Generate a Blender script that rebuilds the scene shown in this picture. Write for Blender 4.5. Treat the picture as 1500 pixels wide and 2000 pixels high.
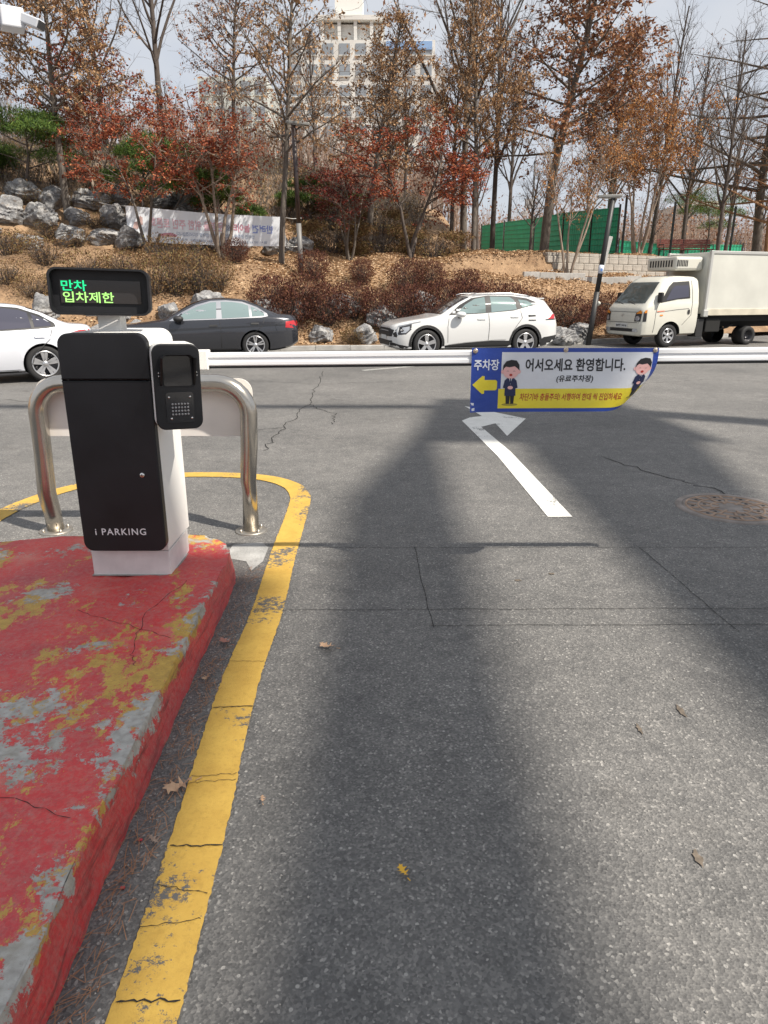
import bpy, bmesh, math, random
import numpy as np
from mathutils import Vector, Matrix
from mathutils.bvhtree import BVHTree
from mathutils.geometry import delaunay_2d_cdt

for o in list(bpy.data.objects):
    bpy.data.objects.remove(o)
scene = bpy.context.scene
COL = scene.collection
R = math.radians
random.seed(7)

# ------------------------------------------------------------------ camera
CAM_H, PITCH, FPX = 1.6, R(17.47), 1360.0
cam_data = bpy.data.cameras.new('camera')
cam = bpy.data.objects.new('camera', cam_data)
COL.objects.link(cam)
cam.location = (0, 0, CAM_H)
cam.rotation_euler = (R(90) - PITCH, 0, 0)
cam_data.sensor_fit = 'VERTICAL'
cam_data.sensor_height = 36.0
cam_data.lens = 36.0 * FPX / 2000.0
cam_data.clip_start = 0.05
cam_data.clip_end = 3000
scene.camera = cam

# ------------------------------------------------------------------ sky, sun, exposure
SUN_ELEV, SUN_AZ = R(52), R(-60)          # light travels forward and to the left: the sun stands behind, on the right
world = bpy.data.worlds.new('World')
scene.world = world
world.use_nodes = True
wn, wl = world.node_tree.nodes, world.node_tree.links
wn.clear()
w_out = wn.new('ShaderNodeOutputWorld')
w_bg = wn.new('ShaderNodeBackground')
w_sky = wn.new('ShaderNodeTexSky')
w_sky.sky_type = 'NISHITA'
w_sky.sun_disc = False
w_sky.sun_elevation = SUN_ELEV
w_sky.sun_rotation = math.pi + SUN_AZ
w_sky.dust_density = 2.0
w_scale = wn.new('ShaderNodeVectorMath'); w_scale.operation = 'SCALE'; w_scale.inputs['Scale'].default_value = 0.11
w_tc = wn.new('ShaderNodeTexCoord')
w_map = wn.new('ShaderNodeMapping'); w_map.inputs['Scale'].default_value = (1.0, 1.0, 2.2)
w_noise = wn.new('ShaderNodeTexNoise'); w_noise.inputs['Scale'].default_value = 2.6
w_noise.inputs['Detail'].default_value = 7; w_noise.inputs['Roughness'].default_value = 0.55
w_ramp = wn.new('ShaderNodeValToRGB')
w_ramp.color_ramp.elements[0].position = 0.33; w_ramp.color_ramp.elements[0].color = (0.72, 0.72, 0.72, 1)
w_ramp.color_ramp.elements[1].position = 0.56; w_ramp.color_ramp.elements[1].color = (1, 1, 1, 1)
w_mix = wn.new('ShaderNodeMix'); w_mix.data_type = 'RGBA'
w_mix.inputs['B'].default_value = (0.50, 0.525, 0.57, 1)
wl.new(w_sky.outputs[0], w_scale.inputs[0])
wl.new(w_tc.outputs['Generated'], w_map.inputs['Vector'])
wl.new(w_map.outputs[0], w_noise.inputs['Vector'])
wl.new(w_noise.outputs['Fac'], w_ramp.inputs[0])
wl.new(w_ramp.outputs[0], w_mix.inputs['Factor'])
wl.new(w_scale.outputs[0], w_mix.inputs['A'])
wl.new(w_mix.outputs['Result'], w_bg.inputs['Color'])
w_bg.inputs['Strength'].default_value = 1.0
wl.new(w_bg.outputs[0], w_out.inputs['Surface'])

sun_data = bpy.data.lights.new('sun', 'SUN')
sun = bpy.data.objects.new('sun', sun_data)
COL.objects.link(sun)
sun_data.energy = 5.0
sun_data.angle = R(1.0)
sun_data.color = (1.0, 0.92, 0.81)
sdir = Vector((math.sin(SUN_AZ) * math.cos(SUN_ELEV), math.cos(SUN_AZ) * math.cos(SUN_ELEV), -math.sin(SUN_ELEV)))
sun.rotation_euler = sdir.to_track_quat('-Z', 'Y').to_euler()

scene.view_settings.view_transform = 'Standard'
scene.view_settings.look = 'None'
scene.view_settings.exposure = 0.45
scene.view_settings.gamma = 1.0
scene.view_settings.use_curve_mapping = False

# ------------------------------------------------------------------ materials
MATS = {}
def mat(name, color=(0.5, 0.5, 0.5), rough=0.6, metal=0.0, noise=0.0, nscale=8.0, bump=0.0, bscale=60.0, coat=0.0, emit=None, estr=0.0, spec=0.5, trans=0.0):
    """principled material; noise = relative brightness variation of the base colour, bump = fine relief"""
    if name in MATS: return MATS[name]
    m = bpy.data.materials.new(name); m.use_nodes = True
    nt = m.node_tree; n, l = nt.nodes, nt.links
    b = n['Principled BSDF']
    b.inputs['Base Color'].default_value = (*color, 1)
    b.inputs['Roughness'].default_value = rough
    b.inputs['Metallic'].default_value = metal
    b.inputs['Specular IOR Level'].default_value = spec
    if coat: b.inputs['Coat Weight'].default_value = coat; b.inputs['Coat Roughness'].default_value = 0.04
    if emit: b.inputs['Emission Color'].default_value = (*emit, 1); b.inputs['Emission Strength'].default_value = estr
    tc = n.new('ShaderNodeTexCoord')
    if noise:
        t = n.new('ShaderNodeTexNoise'); t.inputs['Scale'].default_value = nscale; t.inputs['Detail'].default_value = 6
        l.new(tc.outputs['Object'], t.inputs['Vector'])
        r = n.new('ShaderNodeMapRange'); r.inputs['From Min'].default_value = 0.3; r.inputs['From Max'].default_value = 0.7
        r.inputs['To Min'].default_value = 1 - noise; r.inputs['To Max'].default_value = 1 + noise
        l.new(t.outputs['Fac'], r.inputs['Value'])
        mx = n.new('ShaderNodeVectorMath'); mx.operation = 'SCALE'; mx.inputs[0].default_value = color
        l.new(r.outputs[0], mx.inputs['Scale']); l.new(mx.outputs[0], b.inputs['Base Color'])
    if bump:
        t2 = n.new('ShaderNodeTexNoise'); t2.inputs['Scale'].default_value = bscale; t2.inputs['Detail'].default_value = 5
        l.new(tc.outputs['Object'], t2.inputs['Vector'])
        bp = n.new('ShaderNodeBump'); bp.inputs['Strength'].default_value = bump; bp.inputs['Distance'].default_value = 0.02
        l.new(t2.outputs['Fac'], bp.inputs['Height']); l.new(bp.outputs[0], b.inputs['Normal'])
    MATS[name] = m
    return m

def leaf_mat(name, stops, rough=0.75, transl=0.18):
    """leaves: each loose leaf takes its own tone from a ramp"""
    m = bpy.data.materials.new(name); m.use_nodes = True
    nt = m.node_tree; n, l = nt.nodes, nt.links
    b = n['Principled BSDF']; out = n['Material Output']
    g = n.new('ShaderNodeNewGeometry'); rp = n.new('ShaderNodeValToRGB')
    cr = rp.color_ramp
    while len(cr.elements) < len(stops): cr.elements.new(0.5)
    for e, (p, c) in zip(cr.elements, stops): e.position = p; e.color = (*c, 1)
    l.new(g.outputs['Random Per Island'], rp.inputs[0]); l.new(rp.outputs[0], b.inputs['Base Color'])
    b.inputs['Roughness'].default_value = rough; b.inputs['Specular IOR Level'].default_value = 0.25
    t = n.new('ShaderNodeBsdfTranslucent'); l.new(rp.outputs[0], t.inputs['Color'])
    mx = n.new('ShaderNodeMixShader'); mx.inputs[0].default_value = transl
    l.new(b.outputs[0], mx.inputs[1]); l.new(t.outputs[0], mx.inputs[2]); l.new(mx.outputs[0], out.inputs['Surface'])
    MATS[name] = m
    return m

def nodes_of(name):
    m = bpy.data.materials.new(name); m.use_nodes = True
    MATS[name] = m
    return m, m.node_tree.nodes, m.node_tree.links, m.node_tree.nodes['Principled BSDF']

def ramp(n, l, src, stops, interp='LINEAR'):
    r = n.new('ShaderNodeValToRGB'); cr = r.color_ramp; cr.interpolation = interp
    while len(cr.elements) < len(stops): cr.elements.new(0.5)
    for e, (p, c) in zip(cr.elements, stops):
        e.position = p; e.color = (*c, 1) if len(c) == 3 else c
    l.new(src, r.inputs[0]); return r.outputs[0]

def tex_noise(n, l, vec, scale, detail=6, rough=0.55, dist=0.0):
    t = n.new('ShaderNodeTexNoise'); t.inputs['Scale'].default_value = scale; t.inputs['Detail'].default_value = detail
    t.inputs['Roughness'].default_value = rough; t.inputs['Distortion'].default_value = dist
    l.new(vec, t.inputs['Vector']); return t.outputs['Fac']

def mixc(n, l, fac, a, b, mode='MIX'):
    m = n.new('ShaderNodeMix'); m.data_type = 'RGBA'; m.blend_type = mode
    for sock, v in (('Factor', fac), ('A', a), ('B', b)):
        if isinstance(v, (int, float)): m.inputs[sock].default_value = v
        elif isinstance(v, tuple): m.inputs[sock].default_value = (*v, 1)
        else: l.new(v, m.inputs[sock])
    return m.outputs['Result']

def asphalt_material(name, dark, light, speck=1.0):
    m, n, l, b = nodes_of(name)
    tc = n.new('ShaderNodeTexCoord'); P = tc.outputs['Object']
    big = tex_noise(n, l, P, 0.55, 5, 0.6)
    base = ramp(n, l, big, [(0.3, dark), (0.7, light)])
    mid = tex_noise(n, l, P, 7.0, 6, 0.65)
    base = mixc(n, l, 1.0, base, ramp(n, l, mid, [(0.3, (0.80, 0.80, 0.80)), (0.7, (1.16, 1.15, 1.13))]), 'MULTIPLY')
    v = n.new('ShaderNodeTexVoronoi'); v.inputs['Scale'].default_value = 135.0; l.new(P, v.inputs['Vector'])
    stone = ramp(n, l, v.outputs['Color'], [(0.0, (0.36, 0.36, 0.37)), (0.5, (0.8, 0.8, 0.8)), (0.8, (1.3, 1.28, 1.25)), (0.95, (2.6, 2.55, 2.45))])
    base = mixc(n, l, 0.72 * speck, base, stone, 'MULTIPLY')
    v2 = n.new('ShaderNodeTexVoronoi'); v2.inputs['Scale'].default_value = 34.0; l.new(P, v2.inputs['Vector'])
    chip = ramp(n, l, v2.outputs['Distance'], [(0.0, (1, 1, 1)), (0.16, (1, 1, 1)), (0.2, (0, 0, 0))])
    sel = ramp(n, l, v2.outputs['Color'], [(0.0, (0, 0, 0)), (0.74, (0, 0, 0)), (0.78, (1, 1, 1))])
    both = mixc(n, l, 1.0, chip, sel, 'MULTIPLY')
    base = mixc(n, l, both, base, (0.33, 0.32, 0.30))
    # oil and dirt stains
    st = tex_noise(n, l, P, 1.7, 3, 0.5, 0.4)
    base = mixc(n, l, ramp(n, l, st, [(0.64, (0, 0, 0)), (0.78, (0.45, 0.45, 0.45))]), base, (0.055, 0.05, 0.045))
    l.new(base, b.inputs['Base Color'])
    b.inputs['Roughness'].default_value = 0.72
    b.inputs['Specular IOR Level'].default_value = 0.45
    h = mixc(n, l, 0.5, v.outputs['Distance'], tex_noise(n, l, P, 150, 4, 0.7))
    bp = n.new('ShaderNodeBump'); bp.inputs['Strength'].default_value = 0.6; bp.inputs['Distance'].default_value = 0.008
    l.new(h, bp.inputs['Height']); l.new(bp.outputs[0], b.inputs['Normal'])
    return m

def red_paint_material():
    """worn red paint over older yellow paint over concrete"""
    m, n, l, b = nodes_of('worn_red_paint')
    tc = n.new('ShaderNodeTexCoord'); P = tc.outputs['Object']
    mp = n.new('ShaderNodeMapping'); mp.inputs['Scale'].default_value = (1.35, 0.8, 1.0); mp.inputs['Rotation'].default_value = (0, 0, R(-18)); l.new(P, mp.inputs['Vector'])
    Q = mp.outputs[0]
    tone = tex_noise(n, l, P, 2.2, 5, 0.6)
    red = ramp(n, l, tone, [(0.25, (0.32, 0.05, 0.062)), (0.42, (0.50, 0.045, 0.055)), (0.58, (0.62, 0.045, 0.045)), (0.72, (0.64, 0.18, 0.14))])
    red = mixc(n, l, ramp(n, l, tex_noise(n, l, P, 45, 5, 0.7), [(0.42, (0, 0, 0)), (0.75, (0.6, 0.6, 0.6))]), red, (0.45, 0.24, 0.20))
    conc = ramp(n, l, tex_noise(n, l, P, 30, 6, 0.7), [(0.3, (0.24, 0.225, 0.20)), (0.55, (0.43, 0.42, 0.39)), (0.75, (0.55, 0.54, 0.51))])
    moss = ramp(n, l, tex_noise(n, l, P, 5, 5, 0.6), [(0.5, (0, 0, 0)), (0.7, (0.6, 0.6, 0.6))])
    conc = mixc(n, l, moss, conc, (0.23, 0.20, 0.12))
    yel = ramp(n, l, tex_noise(n, l, P, 26, 4, 0.6), [(0.3, (0.42, 0.25, 0.05)), (0.7, (0.58, 0.37, 0.075))])
    # yellow shows where a large and a fine noise agree, concrete likewise
    a = tex_noise(n, l, Q, 2.8, 2, 0.5); f1 = tex_noise(n, l, Q, 19, 11, 0.8)
    def add(x, y, k):
        q = n.new('ShaderNodeMath'); q.operation = 'MULTIPLY_ADD'; q.inputs[1].default_value = k; l.new(y, q.inputs[0]); l.new(x, q.inputs[2]); return q.outputs[0]
    s1 = add(a, f1, 0.9)
    mr = n.new('ShaderNodeMapRange'); mr.inputs['From Min'].default_value = 1.03; mr.inputs['From Max'].default_value = 1.037; l.new(s1, mr.inputs['Value'])
    mp2 = n.new('ShaderNodeMapping'); mp2.inputs['Location'].default_value = (7.3, 2.1, 0); l.new(P, mp2.inputs['Vector'])
    c1 = tex_noise(n, l, mp2.outputs[0], 2.6, 2, 0.5); c2 = tex_noise(n, l, mp2.outputs[0], 15, 11, 0.8)
    sep = n.new('ShaderNodeSeparateXYZ'); l.new(P, sep.inputs[0])
    edge = n.new('ShaderNodeMapRange'); edge.inputs['From Min'].default_value = -1.0; edge.inputs['From Max'].default_value = -0.82
    edge.inputs['To Min'].default_value = 0.0; edge.inputs['To Max'].default_value = 0.19; l.new(sep.outputs['X'], edge.inputs['Value'])
    s2 = add(add(c1, c2, 0.9), edge.outputs[0], 1.0)
    top = n.new('ShaderNodeMapRange'); top.inputs['From Min'].default_value = 0.05; top.inputs['From Max'].default_value = 0.155
    top.inputs['To Min'].default_value = -0.3; top.inputs['To Max'].default_value = 0.0; l.new(sep.outputs['Z'], top.inputs['Value'])
    s2 = add(s2, top.outputs[0], 1.0)
    s1 = add(s1, top.outputs[0], 1.0); l.new(s1, mr.inputs['Value'])
    col = mixc(n, l, mr.outputs[0], red, yel)
    mr2 = n.new('ShaderNodeMapRange'); mr2.inputs['From Min'].default_value = 1.085; mr2.inputs['From Max'].default_value = 1.092; l.new(s2, mr2.inputs['Value'])
    col = mixc(n, l, mr2.outputs[0], col, conc)
    # grime
    col = mixc(n, l, ramp(n, l, tex_noise(n, l, P, 3.1, 6, 0.65), [(0.55, (0, 0, 0)), (0.85, (0.4, 0.4, 0.4))]), col, (0.10, 0.075, 0.06))
    col = mixc(n, l, ramp(n, l, tex_noise(n, l, P, 120, 4, 0.75), [(0.5, (0, 0, 0)), (0.68, (0.32, 0.32, 0.32))]), col, (0.12, 0.08, 0.07))
    mp3 = n.new('ShaderNodeMapping'); mp3.inputs['Scale'].default_value = (3.0, 1.2, 14.0); l.new(P, mp3.inputs['Vector'])
    side = n.new('ShaderNodeMapRange'); side.inputs['From Min'].default_value = 0.155; side.inputs['From Max'].default_value = 0.135; l.new(sep.outputs['Z'], side.inputs['Value'])
    scuff = ramp(n, l, tex_noise(n, l, mp3.outputs[0], 3.0, 8, 0.75), [(0.50, (0, 0, 0)), (0.66, (0.7, 0.7, 0.7))])
    col = mixc(n, l, mixc(n, l, 1.0, scuff, side.outputs[0], 'MULTIPLY'), col, (0.05, 0.028, 0.026))
    l.new(col, b.inputs['Base Color']); b.inputs['Roughness'].default_value = 0.62
    hh = n.new('ShaderNodeMath'); hh.operation = 'MULTIPLY_ADD'; l.new(mr2.outputs[0], hh.inputs[0]); hh.inputs[1].default_value = -0.5
    l.new(tex_noise(n, l, P, 70, 6, 0.7), hh.inputs[2])
    bp = n.new('ShaderNodeBump'); bp.inputs['Strength'].default_value = 0.5; bp.inputs['Distance'].default_value = 0.006
    l.new(hh.outputs[0], bp.inputs['Height']); l.new(bp.outputs[0], b.inputs['Normal'])
    return m

def worn_line_material(name, col, col2, wear):
    """thin road paint: dirt, and asphalt showing through in flecks"""
    m, n, l, b = nodes_of(name)
    tc = n.new('ShaderNodeTexCoord'); P = tc.outputs['Object']
    c = ramp(n, l, tex_noise(n, l, P, 6, 6, 0.65), [(0.3, col), (0.7, col2)])
    c = mixc(n, l, ramp(n, l, tex_noise(n, l, P, 60, 6, 0.7), [(0.5, (0, 0, 0)), (0.72, (0.35, 0.35, 0.35))]), c, tuple(x * .55 for x in col))
    q = n.new('ShaderNodeMath'); q.operation = 'MULTIPLY_ADD'; q.inputs[1].default_value = 0.9
    l.new(tex_noise(n, l, P, 42, 9, 0.8), q.inputs[0]); l.new(tex_noise(n, l, P, 2.4, 3, 0.5), q.inputs[2])
    mr = n.new('ShaderNodeMapRange'); mr.inputs['From Min'].default_value = wear; mr.inputs['From Max'].default_value = wear + .03; l.new(q.outputs[0], mr.inputs['Value'])
    c = mixc(n, l, mr.outputs[0], c, (0.10, 0.098, 0.095))
    l.new(c, b.inputs['Base Color']); b.inputs['Roughness'].default_value = 0.75
    bp = n.new('ShaderNodeBump'); bp.inputs['Strength'].default_value = 0.5; bp.inputs['Distance'].default_value = 0.004
    l.new(tex_noise(n, l, P, 190, 5, 0.7), bp.inputs['Height']); l.new(bp.outputs[0], b.inputs['Normal'])
    return m

def rock_material():
    m, n, l, b = nodes_of('grey_rock')
    tc = n.new('ShaderNodeTexCoord'); P = tc.outputs['Object']
    a = tex_noise(n, l, P, 2.3, 8, 0.7, 0.6)
    c = ramp(n, l, a, [(0.28, (0.055, 0.055, 0.06)), (0.45, (0.19, 0.19, 0.195)), (0.58, (0.36, 0.36, 0.355)), (0.72, (0.55, 0.54, 0.52))])
    c = mixc(n, l, ramp(n, l, tex_noise(n, l, P, 14, 5, 0.7), [(0.5, (0, 0, 0)), (0.68, (0.7, 0.7, 0.7))]), c, (0.10, 0.10, 0.105))
    c = mixc(n, l, ramp(n, l, tex_noise(n, l, P, 3.7, 4), [(0.55, (0, 0, 0)), (0.75, (0.5, 0.5, 0.5))]), c, (0.20, 0.14, 0.08))
    l.new(c, b.inputs['Base Color']); b.inputs['Roughness'].default_value = 0.85
    bp = n.new('ShaderNodeBump'); bp.inputs['Strength'].default_value = 0.7; bp.inputs['Distance'].default_value = 0.05
    l.new(tex_noise(n, l, P, 9, 8, 0.7), bp.inputs['Height']); l.new(bp.outputs[0], b.inputs['Normal'])
    return m

def soil_material():
    m, n, l, b = nodes_of('leafy_soil')
    tc = n.new('ShaderNodeTexCoord'); P = tc.outputs['Object']
    c = ramp(n, l, tex_noise(n, l, P, 1.3, 8, 0.75), [(0.3, (0.17, 0.105, 0.06)), (0.5, (0.30, 0.205, 0.125)), (0.7, (0.42, 0.30, 0.19))])
    c = mixc(n, l, 0.7, c, ramp(n, l, tex_noise(n, l, P, 16, 4, 0.7), [(0.3, (0.5, 0.45, 0.4)), (0.7, (1.3, 1.2, 1.1))]), 'MULTIPLY')
    l.new(c, b.inputs['Base Color']); b.inputs['Roughness'].default_value = 0.95
    bp = n.new('ShaderNodeBump'); bp.inputs['Strength'].default_value = 0.8; bp.inputs['Distance'].default_value = 0.06
    l.new(tex_noise(n, l, P, 14, 6, 0.7), bp.inputs['Height']); l.new(bp.outputs[0], b.inputs['Normal'])
    return m

def bark_material(name, c0, c1):
    m, n, l, b = nodes_of(name)
    tc = n.new('ShaderNodeTexCoord'); mp = n.new('ShaderNodeMapping'); mp.inputs['Scale'].default_value = (1, 1, 0.25)
    l.new(tc.outputs['Object'], mp.inputs['Vector'])
    f = tex_noise(n, l, mp.outputs[0], 14, 6, 0.7)
    l.new(ramp(n, l, f, [(0.3, c0), (0.7, c1)]), b.inputs['Base Color']); b.inputs['Roughness'].default_value = 0.9
    bp = n.new('ShaderNodeBump'); bp.inputs['Strength'].default_value = 0.6; bp.inputs['Distance'].default_value = 0.02
    l.new(f, bp.inputs['Height']); l.new(bp.outputs[0], b.inputs['Normal'])
    return m

# ------------------------------------------------------------------ helpers
def tag(o, label=None, cat=None, group=None, kind=None):
    if label: o['label'] = label
    if cat: o['category'] = cat
    if group: o['group'] = group
    if kind: o['kind'] = kind
    return o

def link(o, parent=None):
    COL.objects.link(o)
    if parent is not None: o.parent = parent
    return o

def empty(name, loc=(0, 0, 0), rz=0.0, **kw):
    o = bpy.data.objects.new(name, None); o.empty_display_size = 0.2
    o.location = loc; o.rotation_euler = (0, 0, rz)
    link(o); tag(o, **kw); return o

def np_mesh(name, verts, faces, smooth=False):
    """verts (N,3), faces (M,k) numpy -> mesh"""
    verts = np.asarray(verts, dtype=np.float32); faces = np.asarray(faces, dtype=np.int32)
    k = faces.shape[1]
    me = bpy.data.meshes.new(name)
    me.vertices.add(len(verts)); me.vertices.foreach_set('co', verts.ravel())
    me.loops.add(faces.size); me.loops.foreach_set('vertex_index', faces.ravel())
    me.polygons.add(len(faces)); me.polygons.foreach_set('loop_start', np.arange(0, faces.size, k, dtype=np.int32))
    if smooth: me.polygons.foreach_set('use_smooth', np.ones(len(faces), dtype=bool))
    me.update(calc_edges=True); me.validate(); return me

class MB:
    """collects shapes; build() links them as one mesh object"""
    def __init__(s): s.v = []; s.f = []; s.smooth = []
    def add(s, vs, fs, smooth=False):
        b = len(s.v); s.v += [tuple(v) for v in vs]; s.f += [tuple(i + b for i in f) for f in fs]; s.smooth += [smooth] * len(fs)
        return s
    def box(s, x0, x1, y0, y1, z0, z1, M=None, bev=0.0):
        bm = bmesh.new(); bmesh.ops.create_cube(bm, size=1.0)
        for v in bm.verts: v.co = Vector(((x0 + x1) / 2 + v.co.x * (x1 - x0), (y0 + y1) / 2 + v.co.y * (y1 - y0), (z0 + z1) / 2 + v.co.z * (z1 - z0)))
        if bev: bmesh.ops.bevel(bm, geom=list(bm.edges), offset=bev, segments=2, affect='EDGES', profile=0.5)
        if M is not None: bm.transform(M)
        return s.bm(bm)
    def bm(s, bm, smooth=False):
        bm.verts.index_update(); s.add([v.co[:] for v in bm.verts], [[v.index for v in f.verts] for f in bm.faces], smooth); bm.free(); return s
    def tube(s, pts, rad, n=8, caps=True, smooth=True):
        pts = [Vector(p) for p in pts]
        if not hasattr(rad, '__len__'): rad = [rad] * len(pts)
        vs, fs = [], []; prev = None
        for i, p in enumerate(pts):
            t = (pts[min(i + 1, len(pts) - 1)] - pts[max(i - 1, 0)]).normalized()
            if prev is None:
                a = t.orthogonal().normalized()
            else:
                a = (prev - t * prev.dot(t)).normalized()
            prev = a; b = t.cross(a)
            for k in range(n):
                an = 2 * math.pi * k / n; vs.append(p + (a * math.cos(an) + b * math.sin(an)) * rad[i])
        for i in range(len(pts) - 1):
            for k in range(n): fs.append((i * n + k, i * n + (k + 1) % n, (i + 1) * n + (k + 1) % n, (i + 1) * n + k))
        if caps: fs.append(tuple(reversed(range(n)))); fs.append(tuple(range((len(pts) - 1) * n, len(pts) * n)))
        return s.add(vs, fs, smooth)
    def lathe(s, prof, n=24, axis='Z', center=(0, 0, 0), smooth=True, closed=False):
        """prof: list of (radius, height along the axis)"""
        vs, fs = [], []; c = Vector(center)
        for r, h in prof:
            for k in range(n):
                a = 2 * math.pi * k / n; x, y = r * math.cos(a), r * math.sin(a)
                vs.append(c + (Vector((x, y, h)) if axis == 'Z' else Vector((x, h, y)) if axis == 'Y' else Vector((h, x, y))))
        m = len(prof)
        for i in range(m if closed else m - 1):
            j = (i + 1) % m
            for k in range(n): fs.append((i * n + k, i * n + (k + 1) % n, j * n + (k + 1) % n, j * n + k))
        return s.add(vs, fs, smooth)
    def prism(s, poly, z0, z1, M=None, bev=0.0):
        """poly in (x, y), extruded along z"""
        bm = bmesh.new(); vs = [bm.verts.new((x, y, z0)) for x, y in poly]; f = bm.faces.new(vs)
        r = bmesh.ops.extrude_face_region(bm, geom=[f])
        for v in r['geom']:
            if isinstance(v, bmesh.types.BMVert): v.co.z = z1
        bmesh.ops.recalc_face_normals(bm, faces=list(bm.faces))
        if bev: bmesh.ops.bevel(bm, geom=list(bm.edges), offset=bev, segments=2, affect='EDGES', profile=0.5)
        if M is not None: bm.transform(M)
        return s.bm(bm)
    def mesh(s, name, recalc=True):
        me = bpy.data.meshes.new(name); me.from_pydata(s.v, [], s.f)
        me.polygons.foreach_set('use_smooth', s.smooth)
        if recalc:
            bm = bmesh.new(); bm.from_mesh(me); bmesh.ops.recalc_face_normals(bm, faces=list(bm.faces)); bm.to_mesh(me); bm.free()
        me.update(); return me
    def build(s, name, m, parent=None, recalc=True, **kw):
        me = s.mesh(name, recalc); me.materials.append(m)
        o = bpy.data.objects.new(name, me); link(o, parent); tag(o, **kw); return o

def obj_from(name, me, m, parent=None, loc=None, rz=None, scale=None, **kw):
    if m is not None and len(me.materials) == 0: me.materials.append(m)
    o = bpy.data.objects.new(name, me); link(o, parent)
    if loc is not None: o.location = loc
    if rz is not None: o.rotation_euler = (0, 0, rz)
    if scale is not None: o.scale = scale if hasattr(scale, '__len__') else (scale,) * 3
    tag(o, **kw); return o

def rrect(x0, x1, y0, y1, r, n=6):
    """rounded rectangle outline; r = one radius or four (bl, br, tr, tl)"""
    r = r if hasattr(r, '__len__') else (r,) * 4
    out = []
    for (cx, cy, a0, q) in ((x0 + r[0], y0 + r[0], 180, r[0]), (x1 - r[1], y0 + r[1], 270, r[1]), (x1 - r[2], y1 - r[2], 0, r[2]), (x0 + r[3], y1 - r[3], 90, r[3])):
        for k in range(n + 1):
            a = R(a0 + 90 * k / n); out.append((cx + q * math.cos(a), cy + q * math.sin(a)))
    return out

def cdt(poly, step):
    """triangulate a 2-D outline with interior points -> (points, triangles)"""
    P = []
    for i, p in enumerate(poly):
        q = poly[(i + 1) % len(poly)]; d = math.dist(p, q); k = max(1, int(d / step))
        for j in range(k): P.append((p[0] + (q[0] - p[0]) * j / k, p[1] + (q[1] - p[1]) * j / k))
    nb = len(P); xs = [p[0] for p in P]; ys = [p[1] for p in P]
    pin = []
    y = min(ys) + step / 2
    while y < max(ys):
        cr = []
        for i in range(nb):
            a, b = P[i], P[(i + 1) % nb]
            if (a[1] > y) != (b[1] > y): cr.append(a[0] + (y - a[1]) / (b[1] - a[1]) * (b[0] - a[0]))
        cr.sort()
        for a, b in zip(cr[::2], cr[1::2]):
            k = int((b - a) / step)
            for j in range(1, k): pin.append((a + (b - a) * j / k, y))
        y += step
    r = delaunay_2d_cdt([Vector(p) for p in P + pin], [], [list(range(nb))], 1, 1e-7)
    return [tuple(v) for v in r[0]], [tuple(f) for f in r[2]]

def pchip(cps):
    xs = np.array([c[0] for c in cps], float); ys = np.array([c[1] for c in cps], float)
    h = np.diff(xs); d = np.diff(ys) / h; m = np.zeros(len(xs))
    m[0], m[-1] = d[0], d[-1]
    for i in range(1, len(xs) - 1):
        m[i] = 0 if d[i - 1] * d[i] <= 0 else 2 * d[i - 1] * d[i] / (d[i - 1] + d[i])
    def f(x):
        x = min(max(x, xs[0]), xs[-1]); i = min(int(np.searchsorted(xs, x, 'right')) - 1, len(h) - 1); t = (x - xs[i]) / h[i]
        return float((2*t**3 - 3*t*t + 1) * ys[i] + (t**3 - 2*t*t + t) * h[i] * m[i] + (-2*t**3 + 3*t*t) * ys[i+1] + (t**3 - t*t) * h[i] * m[i+1])
    return f

def text_mesh(body, size=1.0, bold=0.0, align='LEFT', shear=0.0, spacing=1.0):
    """outline lettering -> (points (N,2), faces)"""
    c = bpy.data.curves.new('lettering', 'FONT'); c.body = body; c.size = size; c.offset = bold; c.align_x = align; c.shear = shear
    c.space_character = spacing; c.resolution_u = 3
    o = bpy.data.objects.new('lettering', c); COL.objects.link(o)
    dg = bpy.context.evaluated_depsgraph_get(); dg.update()
    me = bpy.data.meshes.new_from_object(o.evaluated_get(dg))
    P = [(v.co.x, v.co.y) for v in me.vertices]; F = [tuple(p.vertices) for p in me.polygons]
    bpy.data.objects.remove(o); bpy.data.curves.remove(c); bpy.data.meshes.remove(me)
    return P, F

def fit_text(body, x0, x1, y0, y1, **kw):
    """lettering stretched into the rectangle x0..x1, y0..y1"""
    P, F = text_mesh(body, **kw)
    ax = [p[0] for p in P]; ay = [p[1] for p in P]
    sx = (x1 - x0) / (max(ax) - min(ax)); sy = (y1 - y0) / (max(ay) - min(ay))
    return [(x0 + (p[0] - min(ax)) * sx, y0 + (p[1] - min(ay)) * sy) for p in P], F

def flat_obj(name, P, F, f3, m, parent, **kw):
    """2-D shape placed in space by f3(x, y) -> (X, Y, Z)"""
    mb = MB(); mb.add([f3(*p) for p in P], F); return mb.build(name, m, parent, recalc=False, **kw)

def row_x(px, Y, Z=0.0):
    """world X that a thing at distance Y and height Z has when it stands px photo pixels across"""
    return (px - 750.0) / FPX * (Y * math.cos(PITCH) + (CAM_H - Z) * math.sin(PITCH))

def row_z(py, Y):
    v = (py - 1000.0) / FPX
    return CAM_H - Y * (math.sin(PITCH) + v * math.cos(PITCH)) / (math.cos(PITCH) - v * math.sin(PITCH))
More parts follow.
